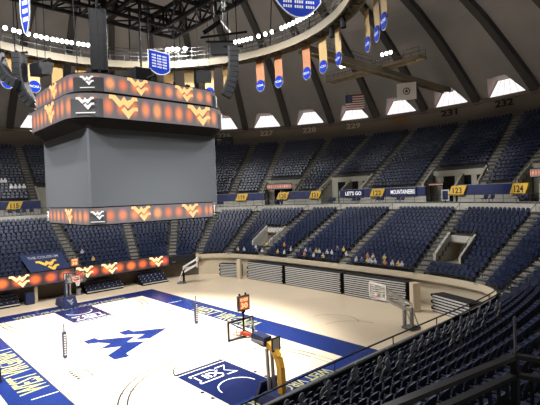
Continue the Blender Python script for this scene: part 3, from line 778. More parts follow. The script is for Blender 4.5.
for lab,a in (('black stage light clamped under the right of the ring catwalk',67.5),('black stage light under the ring catwalk nearest the right end',60.)):
    t=thing('stage_light',lab,'light fixture',(18.2*math.cos(rad(a)),18.2*math.sin(rad(a)),26.1)); m=MB(); m.tube([(0,0,.3),(0,0,-.1),(.05,0,-.75)],[.12,.24,.26],8); m.build('housing',M['black'],t); m=MB(); m.beam((-.3,0,.3),(.3,0,.3),.08); m.build('clamp',M['black'],t)
# ================================================================== BANNERS AND FLAGS
BAN=[(192.5,'ochre_fabric',1),(184.4,'cream_fabric',1),(177.2,'ochre_fabric',1),(169.7,'ochre_fabric',1),(161.9,'ochre_fabric',1),(151.4,'ochre_fabric',1),(139.6,'ochre_fabric',1),(132.2,'cream_fabric',1),(124.7,'cream_fabric',1),(117.5,'ochre_fabric',1),(104.4,'rust_fabric',1),(96.7,'rust_fabric',1),(84.1,'rust_fabric',1),(76.1,'tan_fabric',1),(68.,'cream_fabric',1),(55.5,'tan_fabric',1),(48.5,'cream_fabric',1),(41.,'cream_fabric',1)]
cn={'ochre_fabric':'tan','cream_fabric':'pale gold','rust_fabric':'orange tan','tan_fabric':'gold'}
for k,(a,f,_) in enumerate(BAN):
    A=rad(a); t=thing('championship_banner','%s hanging banner with a blue round badge, %s from the left along the ring'%(cn[f],nth(k)),'banner',((18.95 if a>60 else 19.8)*math.cos(A),(18.95 if a>60 else 19.8)*math.sin(A),26.4),(A+PI/2+rad(random.uniform(-6,6))) if a>60 else rad(143),'banners along the ring catwalk')
    m=MB(); L=2.95
    for j in range(6):
        z0,z1=-L*j/6,-L*(j+1)/6; y0,y1=.04*math.sin(j*1.1),.04*math.sin((j+1)*1.1)
        m.hexa([(-.58,y1-.015,z1),(.58,y1-.015,z1),(.58,y1+.015,z1),(-.58,y1+.015,z1)],[(-.58,y0-.015,z0),(.58,y0-.015,z0),(.58,y0+.015,z0),(-.58,y0+.015,z0)])
    m.build('cloth',M[f],t)
    b=MB(); pts=[(.58*math.cos(i*PI/12),.62*math.sin(i*PI/12)) for i in range(24)]
    b.ext(pts,lambda x,y,d:(x,-.07+d,-L+.05+y),0,.14)
    bd=b.build('badge',M['royal'],t)
    w=MB()
    for sd in (-1,1): put_text(w,'NCAA',lambda x,y,s=sd:(x*s*-1 if s>0 else x,sd*.085,-L+.05+y+x*.0),.95,.26)
    w.build('badge_lettering',M['pale_edge'],bd)
    e=MB()
    ring=[(.62*math.cos(i*PI/12),.66*math.sin(i*PI/12)) for i in range(12,25)]
    for p,q in zip(ring,ring[1:]): e.beam((p[0],0,-L+.05+p[1]),(q[0],0,-L+.05+q[1]),.05,.05)
    e.build('badge_border',M['pale_edge'],bd)
    r=MB(); r.tube([(-.62,0,.02),(.62,0,.02)],.03,6); r.tube([(0,0,.02),(0,-.1,.3)],.02,5); r.build('hanging_rod',M['black'],t)
def shield(label,loc,rz,w,h,top,curve,rows,cols,name='list_banner'):
    t=thing(name,label,'banner',loc,rz)
    n=14; bot=[(w*(-.5+i/n),-h+curve*(2*(i/n)-1)**2*1.0) for i in range(n+1)]
    out=[(-w/2,0)]+bot+[(w/2,0)]
    g=m=MB(); m.ext(out,lambda x,z,d:(x,d,z),-.03,.03)
    e=MB()
    for p,q in zip(out,out[1:]+out[:1]): e.beam((p[0],0,p[1]),(q[0],0,q[1]),.1,.08)
    e.build('white_border',M['pale_edge'],t)
    for c in range(cols):
        for r in range(rows):
            x=-w*.38+w*.76*(c+.5)/cols; z=-h*.12-h*.62*(r+.5)/rows
            for q in range(4): 
                for s in (-.036,.036): g.box((x-.11*w/cols*2+q*.22*w/cols*.7,s,z),(w/cols*.10,.01,h*.34/rows),0.,1)
    g.build('cloth',[M['royal'],M['pale_edge']],t)
    c=MB(); c.tube([(-w*.4,0,0),(-w*.4,0,top)],.02,5); c.tube([(w*.4,0,0),(w*.4,0,top)],.02,5); c.build('hanging_cord',M['black'],t)
shield('large royal blue banner with a pale border, cut off by the top right edge',(9.6,9.6,27.0),rad(62),3.6,2.4,3.6,1.2,4,3)
shield('small royal blue banner of white marks hanging behind the scoreboard top',(-5.9,6.2,25.3),rad(95),2.4,2.2,4.9,.5,5,3)
shield('narrow blue pointed banner with a white border at the upper left',(-2.5,-6.4,26.2),rad(20),1.0,2.9,4.0,1.4,3,1,'pointed_banner')
def flag_cord(t,w,top):
    c=MB(); c.tube([(-w/2,0,.03),(w/2,0,.03)],.03,6); c.tube([(-w*.4,0,0),(-w*.4,0,top)],.015,5); c.tube([(w*.4,0,0),(w*.4,0,top)],.015,5); c.build('pole',M['black'],t)
t=thing('national_flag','striped red and white flag with a blue star field hanging near the windows','flag',(-6.5,38.6,25.3),rad(34))
W,H=2.7,2.2
def wav(x): return .09*math.sin(x*3.2)
cl=MB()
for i in range(13):
    z1=-H*i/13; z0=-H*(i+1)/13
    for j in range(8):
        x0,x1=-W/2+W*j/8,-W/2+W*(j+1)/8
        if i<7 and j<3: continue
        cl.hexa([(x0,wav(x0)-.01,z0),(x1,wav(x1)-.01,z0),(x1,wav(x1)+.01,z0),(x0,wav(x0)+.01,z0)],[(x0,wav(x0)-.01,z1),(x1,wav(x1)-.01,z1),(x1,wav(x1)+.01,z1),(x0,wav(x0)+.01,z1)],i%2)
cl.build('stripes',[M['flag_red'],M['flag_white']],t)
cl=MB(); st=MB()
for j in range(3):
    x0,x1=-W/2+W*j/8,-W/2+W*(j+1)/8
    cl.hexa([(x0,wav(x0)-.01,-H*7/13),(x1,wav(x1)-.01,-H*7/13),(x1,wav(x1)+.01,-H*7/13),(x0,wav(x0)+.01,-H*7/13)],[(x0,wav(x0)-.01,0),(x1,wav(x1)-.01,0),(x1,wav(x1)+.01,0),(x0,wav(x0)+.01,0)])
u=cl.build('star_field',M['flag_blue'],t)
for r in range(9):
    for c in range(6 if r%2==0 else 5):
        x=-W/2+.085+(c+(0 if r%2==0 else .5))*.165; z=-.07-r*.125
        for s in (-1,1): st.face([(x+(.035 if k%2==0 else .015)*math.sin(k*PI/5),wav(x)+s*.014,z+(.035 if k%2==0 else .015)*math.cos(k*PI/5)) for k in range(10)])
st.build('stars',M['flag_white'],u); flag_cord(t,W,1.0)
t=thing('white_flag','white flag with a dark round emblem hanging below the straight catwalk','flag',(2.0,38.5,25.35),rad(28))
W,H=2.5,2.3; cl=MB()
for j in range(8):
    x0,x1=-W/2+W*j/8,-W/2+W*(j+1)/8
    cl.hexa([(x0,wav(x0)*.5-.01,-H),(x1,wav(x1)*.5-.01,-H),(x1,wav(x1)*.5+.01,-H),(x0,wav(x0)*.5+.01,-H)],[(x0,wav(x0)*.5-.01,0),(x1,wav(x1)*.5-.01,0),(x1,wav(x1)*.5+.01,0),(x0,wav(x0)*.5+.01,0)])
cl.build('cloth',M['flag_white'],t)
em=MB()
for a0 in range(20):
    a,b=a0*PI/10,(a0+1)*PI/10
    for r0,r1 in ((.36,.46),): em.ext([(r0*math.cos(a),r0*math.sin(a)),(r1*math.cos(a),r1*math.sin(a)),(r1*math.cos(b),r1*math.sin(b)),(r0*math.cos(b),r0*math.sin(b))],lambda x,y,d:(x,d,-H/2+y),-.075,.075)
for k in range(5):
    a=k*2*PI/5+PI/2; em.ext([(.30*math.cos(a),.30*math.sin(a)),(.12*math.cos(a+.6),.12*math.sin(a+.6)),(0,0),(.12*math.cos(a-.6),.12*math.sin(a-.6))],lambda x,y,d:(x,d,-H/2+y),-.07,.07)
em.build('emblem',M['sign_dark'],t); flag_cord(t,W,.9)
# ================================================================== SIGNS ON THE UPPER STAND
def on_curve(keys,s,t,z):
    a,b=Vector(bowl(keys,s-.01,t)),Vector(bowl(keys,s+.01,t)); d=(b-a).normalized(); c=(a+b)/2
    n=Vector((-d.y,d.x)); n=n if n.dot(-c)>0 else -n
    r=Vector((n.y,-n.x)) * -1       # reading direction for someone at the centre
    return c,Vector((-n.y,n.x)),n
def sign(txt,s,z,w,h,slant,label,face,ink,key=UPPER,tt=-.03,tw=.6,th=.62,name='section_sign'):
    c,r,n=on_curve(key,s,tt,z)
    t=thing(name,label,'sign',(c.x,c.y,z))
    m=MB(); m.ext([(-w/2-slant,-h/2),(w/2-slant,-h/2),(w/2+slant,h/2),(-w/2+slant,h/2)],lambda x,y,d:(r.x*x+n.x*d,r.y*x+n.y*d,y),-.22,.03)
    m.build('panel',face,t)
    if txt:
        g=MB(); put_text(g,txt,lambda x,y:(r.x*x+n.x*.045,r.y*x+n.y*.045,y),w*tw,h*th); g.build('lettering',ink,t)
    return t
for txt,s,lab in (('115',-6.95,'gold slanted sign reading 115 on the far left balcony front'),('119',-3.72,'gold slanted sign reading 119 on the balcony front right of the scoreboard'),('120',-2.38,'gold slanted sign reading 120 below the orange light strip'),('121',-1.08,'gold slanted sign reading 121 left of the white slogan'),('122',-.21,'gold slanted sign reading 122 between the white slogan words'),('123',.68,'gold slanted sign reading 123 on the balcony front right of the slogan'),('124',2.15,'gold slanted sign reading 124 at the right edge of the balcony front')):
    sign(txt,s,10.75,1.75 if s<-1 else 2.0,1.15,.25,lab,M['gold_sign'],M['sign_dark'])
for txt,s,w,lab in (("LET'S GO",-.485,2.6,"navy board with white words LET'S GO on the balcony front"),('MOUNTAINEERS',.092,3.7,'navy board with the white word MOUNTAINEERS on the balcony front')):
    sign(txt,s,10.8,w+.4,1.05,0,lab,M['navy_sign'],M['led_white'],tw=w/(w+.4),th=.55,name='slogan_board')
for k,(num,deg,mt,col) in enumerate(((226,135,'digit_tan','pale numerals 226 on the wall just right of the scoreboard'),(227,126,'digit_tan','pale numerals 227 on the wall under the second window right of the scoreboard'),(228,117,'digit_tan','pale numerals 228 on the wall under the third window right of the scoreboard'),(229,108,'digit_tan','pale numerals 229 on the wall under the striped flag'),(230,99,'digit_gold','orange numerals 230 on the wall under the white flag'),(231,90,'digit_dark','dark numerals 231 on the wall under the small window right of the white flag'),(232,81,'digit_dark','dark numerals 232 on the wall under the rightmost window'))):
    a=rad(deg); g=MB()
    vs,fs=text_faces(str(num)); R=55.0
    put_text(g,str(num),lambda x,y:(R*math.cos(a-x/R)-.0,R*math.sin(a-x/R),y),2.7,1.0)
    n=len(g.v); g.v+= [(x*1.003,y*1.003,z) for x,y,z in g.v[:n]]; g.f+=[tuple(i+n for i in reversed(f)) for f in g.f[:]]; g.m+=g.m[:]
    o=g.build('section_number',M[mt],loc=(0,0,23.3)); tag(o,col,'sign')
    o.name='section_number'
c=Vector((56*math.cos(rad(136)),56*math.sin(rad(136)))); t=thing('wall_banner','dark wide banner with grey lettering on the wall below numerals 226','banner',(c.x*.975,c.y*.975,21.9),rad(136+90))
m=MB(); m.box((0,0,0),(5.6,.1,1.9)); m.build('cloth',M['sign_dark'],t)
m=MB()
for k,x in enumerate((-2.2,-1.75,-1.3,-.85,1.5,2.0)): m.box((x,.07,-.15),(.3,.03,.7)); m.box((x,-.07,-.15),(.3,.03,.7))
m.box((0,.07,.1),(.9,.03,1.2)); m.box((0,-.07,.1),(.9,.03,1.2)); m.build('grey_marks',M['sign_grey'],t)
# glowing portal marquees
for s,lab in ((-2.5,'glowing orange light strip over the dark portal right of the scoreboard'),(-6.2,'glowing orange light strip over the portal left of the scoreboard'),(2.68,'glowing orange light strip at the right edge of the upper stand'),(.44,'small glowing orange light strip over the portal left of sign 123')):
    small=s>0 and s<1
    c,r,n=on_curve(UPPER,s,.0,12); t=thing('portal_light_strip',lab,'light strip',(c.x,c.y,12.3 if not small else 11.6))
    w,h=(4.1,.78) if not small else (2.0,.18); m=MB(); m.ext([(-w/2,-h/2-.08),(w/2,-h/2-.08),(w/2,h/2+.08),(-w/2,h/2+.08)],lambda x,y,d:(r.x*x+n.x*d,r.y*x+n.y*d,y),-.4,0); m.build('housing',M['black'],t)
    e=MB(); N=12
    for i in range(N):
        x0,x1=-w/2+w*i/N,-w/2+w*(i+1)/N; e.face([(r.x*x+n.x*.02,r.y*x+n.y*.02,y) for x,y in ((x0,-h/2),(x1,-h/2),(x1,h/2),(x0,h/2))],0,[(x0*2.3,0),(x1*2.3,0),(x1*2.3,1),(x0*2.3,1)])
    e.build('led_face',M['led_ring'],t)
    for x in (-w/2+.1,w/2-.1):
        k=MB(); k.beam((r.x*x-n.x*.2,r.y*x-n.y*.2,-2.94 if not small else -2.2),(r.x*x-n.x*.2,r.y*x-n.y*.2,0),.12)
        k.build('post',M['black'],t)
c,r,n=on_curve(UPPER,.535,.0,10.4); t=thing('hanging_poster','small white framed navy poster beside the portal left of sign 123','poster',(c.x,c.y,10.2))
m=MB(); m.ext([(-.55,-.7),(.55,-.7),(.55,.7),(-.55,.7)],lambda x,y,d:(r.x*x+n.x*d,r.y*x+n.y*d,y),-.06,0); m.build('panel',M['white'],t)
m=MB(); m.ext([(-.38,-.55),(.38,-.55),(.38,.55),(-.38,.55)],lambda x,y,d:(r.x*x+n.x*d,r.y*x+n.y*d,y),.0,.03); m.build('picture',M['navy_sign'],t)
m=MB(); m.beam((0,0,-.85),(0,0,-.6),.1); m.build('stand',M['black'],t)
# ================================================================== CONCOURSE RAIL AND CHAIRS
cr=thing('concourse_railing','thin black railing along the concourse edge above the lower stand','railing',(0,0,9.35))
tr=MB(); ps=MB(); n=300
S0,S1=-8,3.2
P=[bowl(LOWER,S0+(S1-S0)*i/n,1.012) for i in range(n+1)]
for a,b in zip(P,P[1:]):
    tr.beam((*a,.95),(*b,.95),.06,.06); ps.beam((*a,.5),(*b,.5),.03,.03)
tr.build('top_rail',M['rail_black'],cr); ps.build('mid_rail',M['rail_black'],cr)
for i in range(0,n+1,5): ps=MB(); ps.tube([(*P[i],0),(*P[i],.95)],.025,5); ps.build('post',M['rail_black'],cr)
def chair(label,s,t=.99+.09):
    c,r,n=on_curve(LOWER,s,t,0); o=thing('folding_chair',label,'chair',(c.x,c.y,9.35),math.atan2(-n.x,n.y),'navy chairs along the concourse edge')
    b=MB(); b.ext([(-.26,0),(.26,0),(.27,.3),(.18,.42),(-.18,.42),(-.27,.3)],lambda x,y,d:(x,-.2-.15*y+d,.48+y),0,-.05); b.build('backrest',M['navy_cloth'],o)
    b=MB(); b.box((0,0,.45),(.5,.46,.07)); b.build('seat_pad',M['navy_cloth'],o)
    for sx in (-1,1):
        b=MB(); b.tube([(sx*.22,-.25,.8),(sx*.22,.2,0)],.015,5); b.tube([(sx*.22,.15,.45),(sx*.22,-.22,0)],.015,5); b.build('leg',M['seat_dark'],o)
CH=[('below sign 115',-6.0),('below sign 115',-5.85),('right of sign 119',-3.0),('below sign 120',-1.6),('left of the slogan',-.75),("below LET'S GO",-.42),('below sign 122',-.1),('below MOUNTAINEERS',.17),('right of sign 123',1.28),('left of sign 124',1.72)]
seen={}
for w,s in CH:
    for k,side in ((-1,'left'),(1,'right')):
        lab='navy chair on the concourse edge %s, %s one of the pair'%(w,side)
        if w=='below sign 115': lab='navy chair on the concourse edge below sign 115, %s of four from the left'%nth((0 if s==-6.0 else 2)+(k>0))
        chair(lab,s+k*.028*(1 if abs(s)<1.1 else 1.5))
# ================================================================== FAR END LIGHT RIBBON
lb=thing('led_ribbon_board','long orange glowing light ribbon along the front of the far stand','light ribbon',(-20.6,0,1.95))
n=60; P=[Vector(bowl(LOWER,-8.1+(-4.03+8.1)*i/n,-.012)) for i in range(n+1)]
h=MB(); e=MB(); u=0
for a,b in zip(P,P[1:]):
    l=(b-a).length; q=lambda p,z,o:(p.x+20.6+o,p.y,z)
    h.hexa([q(a,-.08,-.18),q(a,-.08,-.02),q(b,-.08,-.02),q(b,-.08,-.18)],[q(a,1.5,-.18),q(a,1.5,-.02),q(b,1.5,-.02),q(b,1.5,-.18)])
    e.face([q(a,0,0),q(b,0,0),q(b,1.42,0),q(a,1.42,0)],0,[(u,0),(u+l,0),(u+l,1),(u,1)]); u+=l
h.build('housing',M['black'],lb); e.build('led_face',M['led_ribbon'],lb)
def face_x(y):
    q=min(P,key=lambda p:abs(p.y-y)); return q.x+20.6+.05
for y in (-10.3,-3.4,3.5,6.5,12.9):
    g=MB(); put_logo(g,lambda x,z,d=0:(face_x(y+x)+d,y+x,.72+z),2.0,1.35,d=.03); g.build('glowing_logo',M['led_logo_pale'],lb)
# tarpaulin over the lowest seats behind the far basket
def tarp_pt(u,v,off=.0):
    t=(4.6*v)/NL; s=TARP[0]-.01+(TARP[1]-TARP[0]+.02)*u; x,y=bowl(LOWER,s,t); return (x,y,lz(s,4.6*v)+.7+off)
tb=thing('seat_tarpaulin','navy tarpaulin with a gold emblem stretched over the lowest far seats','tarpaulin',tarp_pt(.5,0))
O=Vector(tb.location)
def tl(u,v,off=0.): return Vector(tarp_pt(u,v,off))-O
m=MB(); nx,ny=10,6
for i in range(nx):
    for j in range(ny):
        m.hexa([tl(i/nx,j/ny,-.04),tl((i+1)/nx,j/ny,-.04),tl((i+1)/nx,(j+1)/ny,-.04),tl(i/nx,(j+1)/ny,-.04)],[tl(i/nx,j/ny),tl((i+1)/nx,j/ny),tl((i+1)/nx,(j+1)/ny),tl(i/nx,(j+1)/ny)])
for u in (0,1):
    m.beam(tl(u,0,-.62),tl(u,0,0),.06); m.beam(tl(u,1,-.62),tl(u,1,0),.06)
m.build('sheet',M['navy_cloth'],tb)
m=MB(); put_logo(m,lambda x,y:tl(.52+x,.38+y,.03),.52,.52); m.build('gold_emblem',M['gold_logo'],tb)
m=MB(); put_text(m,'THE COLISEUM',lambda x,y:tl(.5+x,.82+y,.03),.74,.12); m.build('white_lettering',M['pale_edge'],tb)
# ================================================================== BASKETS
def court_hoop(loc,rz,which,arm_mat,clock):
    t=thing('basketball_hoop',which,'basketball hoop',loc,rz)      # local: +x away from court, board plane at x=0
    m=MB(); m.box((0,0,3.435),(.015,1.77,1.01)); m.build('glass_board',M['glass'],t)
    m=MB()
    for y in (-.9,.9): m.beam((0,y,2.9),(0,y,3.97),.10,.10)
    for z in (2.92,3.95): m.beam((0,-.9,z),(0,.9,z),.10,.10)
    m.box((0,0,2.90),(.09,1.83,.07)); m.build('board_frame',M['board_frame'],t)
    m=MB()
    for z in (3.06,3.51): m.beam((-.012,-.305,z),(-.012,.305,z),.015,.05)
    for y in (-.305,.305): m.beam((-.012,y,3.06),(-.012,y,3.51),.05,.015)
    m.build('target_square',M['white'],t)
    m=MB(); c=[(-.38+.23*math.cos(k*PI/10),.23*math.sin(k*PI/10),3.05) for k in range(21)]
    m.tube(c,.016,6,cap=False); m.beam((-.16,0,3.03),(.0,0,3.02),.14,.05); m.build('rim',M['orange_rim'],t)
    m=MB()
    for k in range(12):
        a=k*PI/6
        for s in (-1,1):
            m.tube([(-.38+.23*math.cos(a),.23*math.sin(a),3.03),(-.38+.17*math.cos(a+s*.26),.17*math.sin(a+s*.26),2.83),(-.38+.12*math.cos(a+s*.5),.12*math.sin(a+s*.5),2.62)],.007,4)
    m.build('net',M['net'],t)
    m=MB(); m.beam((.05,0,3.2),(1.35,0,3.25),.20,.18); m.build('board_arm_cover',M['orange_rim'],t)
    m=MB()
    for s in (-1,1): m.beam((.05,s*.75,3.9),(1.1,s*.15,3.4),.06); m.beam((.05,s*.75,2.98),(1.1,s*.15,3.2),.06)
    m.build('board_brace',M['board_frame'],t)
    m=MB(); m.hexa([(1.25,-.32,3.05),(2.3,-.32,2.95),(2.3,.32,2.95),(1.25,.32,3.05)],[(1.25,-.26,3.5),(2.3,-.26,3.42),(2.3,.26,3.42),(1.25,.26,3.5)]); m.build('arm_housing',M['navy_pad'],t)
    m=MB(); m.box((1.78,0,3.13),(.95,.66,.16)); m.build('housing_panel',M['grey'],t)
    m=MB()
    p=[(1.7,0,3.05),(2.3,0,3.05),(2.75,0,2.85),(3.05,0,2.5),(3.2,0,2.0),(3.25,0,1.2),(3.25,0,.55)]
    for a,b in zip(p,p[1:]): m.beam(a,b,.34,.30,up=(0,1,0))
    m.build('curved_post',arm_mat,t)
    m=MB()
    for s in (-.17,.17): m.beam((2.35,s,2.85),(2.35+.1,s,.55),.14,.14)
    m.build('front_strut',M['grey'],t)
    m=MB(); m.hexa([(2.0,-.7,.08),(4.6,-.7,.08),(4.6,.7,.08),(2.0,.7,.08)],[(2.35,-.6,.62),(4.5,-.6,.75),(4.5,.6,.75),(2.35,.6,.62)]); m.build('base',M['navy_pad'],t)
    m=MB(); m.hexa([(1.75,-.72,.06),(1.98,-.72,.06),(1.98,.72,.06),(1.75,.72,.06)],[(2.15,-.6,1.15),(2.33,-.6,1.15),(2.33,.6,1.15),(2.15,.6,1.15)]); bp=m.build('base_pad',M['navy_pad'],t)
    m=MB(); put_logo(m,lambda x,y:(1.93+(y)*.36,-x,.6+y),.62,.6); m.build('pad_emblem',M['pale_edge'],bp)
    m=MB()
    for x in (2.3,4.3):
        for s in (-.6,.6): m.tube([(x,s-.04,.07),(x,s+.04,.07)],.07,8)
    m.build('wheels',M['black'],t)
    if clock:
        m=MB(); m.beam((.25,0,3.3),(.25,0,4.5),.07); m.beam((.25,0,4.3),(.25,-.2,4.55),.05); m.beam((.25,0,4.3),(.25,.2,4.55),.05); m.build('clock_mast',M['black'],t)
        m=MB(); m.box((.3,0,4.95),(.14,.82,.86)); sc=m.build('shot_clock',M['board_frame'],t)
        m=MB()
        for s in (-1,1): m.face([(.3+s*.075,-.33,4.6),(.3+s*.075,.33,4.6),(.3+s*.075,.33,5.3),(.3+s*.075,-.33,5.3)])
        m.build('clock_face',M['clock_face'],sc)
        m=MB()
        for s in (-1,1):
            put_text(m,'30',lambda x,y,s=s:(.3+s*.085,s*x,4.82+y),.5,.3); put_text(m,'0:00',lambda x,y,s=s:(.3+s*.085,s*x,5.15+y),.55,.2)
        m.build('glowing_digits',M['digit_led'],sc)
        for y in (-.22,.22): m=MB(); m.box((.25,y,5.42),(.08,.08,.14)); m.build('signal_lamp',M['black'],sc)
    m=MB(); m.beam((2.9,0,2.7),(2.9,0,2.9),.08)
    for y in (-.27,.27): m.beam((2.9,y,2.85),(2.9,y,3.5),.07)
    for z in (2.85,3.5): m.beam((2.9,-.3,z),(2.9,.3,z),.07)
    f=m.build('rear_frame',M['board_frame'],t); m=MB(); m.box((2.9,0,3.17),(.03,.5,.6)); m.build('rear_panel',M['white'],f)
    return t
court_hoop((13.1,0,0),0,'near basketball hoop with curved gold padded post and lit shot clock','x' and M['gold_pad'],True)
court_hoop((-13.1,0,0),PI,'far basketball hoop on a navy padded base beneath the light ribbon',M['navy_pad'],True)
def side_hoop(loc,rz,label,fold,pad):
    """white portable practice hoop, arms folded down, board held forward; local +x is forward"""
    t=thing('practice_hoop',label,'basketball hoop',loc,rz)
    m=MB(); m.box((-.3,0,.12),(1.1,1.0,.16)); m.build('base',M['sign_grey'],t)
    for s in (-1,1):
        m=MB(); m.box((.0,s*.38,1.0),(.22,.2,1.6)); m.build('post_pad',pad,t)
    m=MB()
    for s in (-1,1): m.beam((0,s*.38,1.75),(0,s*.38,2.15),.12); m.beam((-.75,s*.4,.2),(0,s*.38,1.9),.09)
    m.beam((0,-.38,2.1),(0,.38,2.1),.12); m.build('mast',M['white'],t)
    bx,bz=fold
    m=MB()
    for s in (-1,1):
        m.beam((0,s*.38,1.5),(bx,s*.3,bz-.25),.19); m.beam((0,s*.38,2.1),(bx,s*.42,bz+.45),.13)
        m.beam((0,s*.38,2.0),(bx*.5,s*.34,bz*.5+.7),.06)
    m.beam((bx*.5,-.34,(1.5+bz-.25)/2),(bx*.5,.34,(1.5+bz-.25)/2),.08); m.build('arm',M['white'],t)
    m=MB(); m.box((bx+.05,0,bz+.05),(.03,1.72,1.0)); m.build('glass_board',M['glass'],t)
    m=MB()
    for y in (-.88,.88): m.beam((bx+.05,y,bz-.5),(bx+.05,y,bz+.58),.13)
    for z in (bz-.48,bz+.56): m.beam((bx+.05,-.9,z),(bx+.05,.9,z),.13)
    m.build('board_frame',M['white'],t)
    m=MB(); c=[(bx+.42+.23*math.cos(k*PI/10),.23*math.sin(k*PI/10),bz-.32) for k in range(21)]; m.tube(c,.018,6,cap=False); m.beam((bx+.05,0,bz-.33),(bx+.2,0,bz-.33),.12,.05); m.build('rim',M['orange_rim'],t)
    m=MB()
    for k in range(10):
        a=k*PI/5; m.tube([(bx+.42+.23*math.cos(a),.23*math.sin(a),bz-.33),(bx+.42+.13*math.cos(a+.3),.13*math.sin(a+.3),bz-.72)],.008,4)
    m.build('net',M['net'],t)
    return t
side_hoop((14.55,15.75,0),rad(-104),'white folding practice hoop with grey pads standing beside the right cream pillar',(3.0,3.42),M['grey'])
side_hoop((-16.75,14.7,0),rad(55),'white practice hoop on a dark base in the far corner',(1.7,2.6),M['black'])
def vpost(y,label):
    t=thing('volleyball_post',label,'net post',(0,y,0)); m=MB(); m.tube([(0,0,0),(0,0,2.45)],.05,8); m.build('pole',M['rail_grey'],t)
    m=MB(); m.box((0,0,.98),(.26,.26,1.76)); pd=m.build('padding',M['sign_grey'] if False else M['navy_pad'],t)
    m=MB()
    for k in range(9): m.box((.135,0,.3+k*.17),(.01,.13,.10)); m.box((-.135,0,.3+k*.17),(.01,.13,.10))
    m.build('vertical_lettering',M['slat'],pd)
    m=MB(); m.tube([(0,0,0),(0,0,.03)],.14,12); m.build('floor_plate',M['rail_grey'],t)
vpost(-5.5,'padded volleyball post standing on the left half of the court')
vpost(5.5,'padded volleyball post standing by the right sideline lettering')
# ================================================================== BLEACHERS AND FLOOR-SIDE PIECES
def bleacher(label,a,b,h,depth,n,lean=.0,group='folded bleachers along the right wall'):
    a,b=Vector((*a,0)),Vector((*b,0)); d=(b-a); L=d.length; d.normalize()
    t=thing('folded_bleacher',label,'bleacher',a,math.atan2(d.y,d.x),group)      # local x along, +y behind
    m=MB(); m.box((L/2,depth/2+.06,h/2),(L,depth,h-.02)); m.build('frame',M['black'],t)
    for k in range(n):
        z=.16+(h-.25)*k/(n-1); s=MB(); s.box((L/2,.0+lean*k,z),(L-.3,.12,(h/n)*.42)); s.build('bench_board',M['slat'],t)
    m=MB(); m.box((L/2,depth/2,h+.02),(L,depth,.05)); m.build('top_deck',M['black_cloth'],t)
    for x in (.06,L-.06):
        for z in (.35,.9,1.5): m=MB(); m.box((x,-.06,z),(.16,.12,.22)); m.build('end_bracket',M['black'],t)
bleacher('grey slatted folded bleacher starting at the slim cream corner pillar',(-12.35,21.75),(-6.0,22.1),2.25,.95,10)
bleacher('grey slatted folded bleacher in the middle of its row of three',(-5.75,22.15),(2.9,22.2),2.25,.95,10)
bleacher('grey slatted folded bleacher ending at the broad cream pillar',(3.2,22.15),(10.9,21.95),2.25,.95,10)
bleacher('grey slatted folded bleacher in the corner behind the white practice hoop',(13.4,21.9),(17.6,20.3),1.55,1.3,6)
bleacher('folded bleacher in the far corner left of the cream pillar',(-17.0,20.6),(-13.9,21.6),1.75,.8,8)
def tele(label,y0,y1,x0,rows,h):
    t=thing('telescopic_bleacher',label,'bleacher',(x0,(y0+y1)/2,0),0,'pulled-out bleachers under the light ribbon')
    w=y1-y0; fr=MB(); 
    for i in range(rows):
        x=-.35-i*.42; z=.28+i*.27
        fr.box((x,0,z/2),(.42,w,z)); b=MB(); b.box((x+.23,0,z-.05),(.06,w,.11)); b.build('step_edge',M['slat'],t)
    fr.build('frame',M['black'],t)
    n=int(w/.55)
    for i in range(rows):
        x=-.42-i*.42; z=.28+i*.27; s=MB()
        for k in range(n):
            y=-w/2+w*(k+.5)/n; s.box((x-.1,y,z+.24),(.06,.46,.36)); s.box((x+.04,y,z+.1),(.26,.44,.05))
        s.build('seat_row',M['seat'],t)
tele('stepped navy bleacher at the right end under the light ribbon',10.4,14.0,-19.3,4,1.4)
tele('stepped navy bleacher under the light ribbon right of the far basket',3.7,8.2,-20.2,3,1.2)
tele('stepped navy bleacher at the left edge under the light ribbon',-8.4,-3.4,-20.4,3,1.2)
t=thing('equipment_box','navy padded box standing under the light ribbon beside a pale post','box',(-20.6,-2.45,0)); m=MB(); m.box((0,0,.62),(.75,.85,1.2),taper=.97); m.build('body',M['navy_pad'],t); m=MB(); m.box((0,0,1.25),(.78,.88,.07)); m.build('lid',M['navy_cloth'],t)
t=thing('trash_can','pale bin by the wall under the light ribbon behind the far basket','bin',(-20.9,2.9,0)); m=MB(); m.tube([(0,0,0),(0,0,.75)],[.25,.29],12); m.build('body',M['grey'],t); m=MB(); m.tube([(0,0,.75),(0,0,.82)],[.3,.27],12); m.build('lid',M['sign_grey'],t)
for k,(x,y,h,w,lab) in enumerate(((12.3,20.9,2.62,.75,'r'),(-13.15,21.0,2.6,.55,'l'))):
    m=MB(); m.box((x,y,h/2),(w,w*.9,h),rad(-35 if k==0 else 20)); struct('trim_%d'%(50+k),m,M['cream'])
m=MB(); m.box((-20.7,-1.75,.95),(.3,.3,1.9)); struct('trim_52',m,M['cream'])
# side wall panel behind the corner bleacher
t=thing('padded_box','low dark padded box standing on the left sideline lettering','box',(1.0,-9.95,0)); m=MB(); m.box((0,0,.42),(.6,.5,.8),taper=.97); m.build('body',M['black_cloth'],t); m=MB(); m.box((0,0,.85),(.62,.52,.06)); m.build('lid',M['navy_pad'],t)
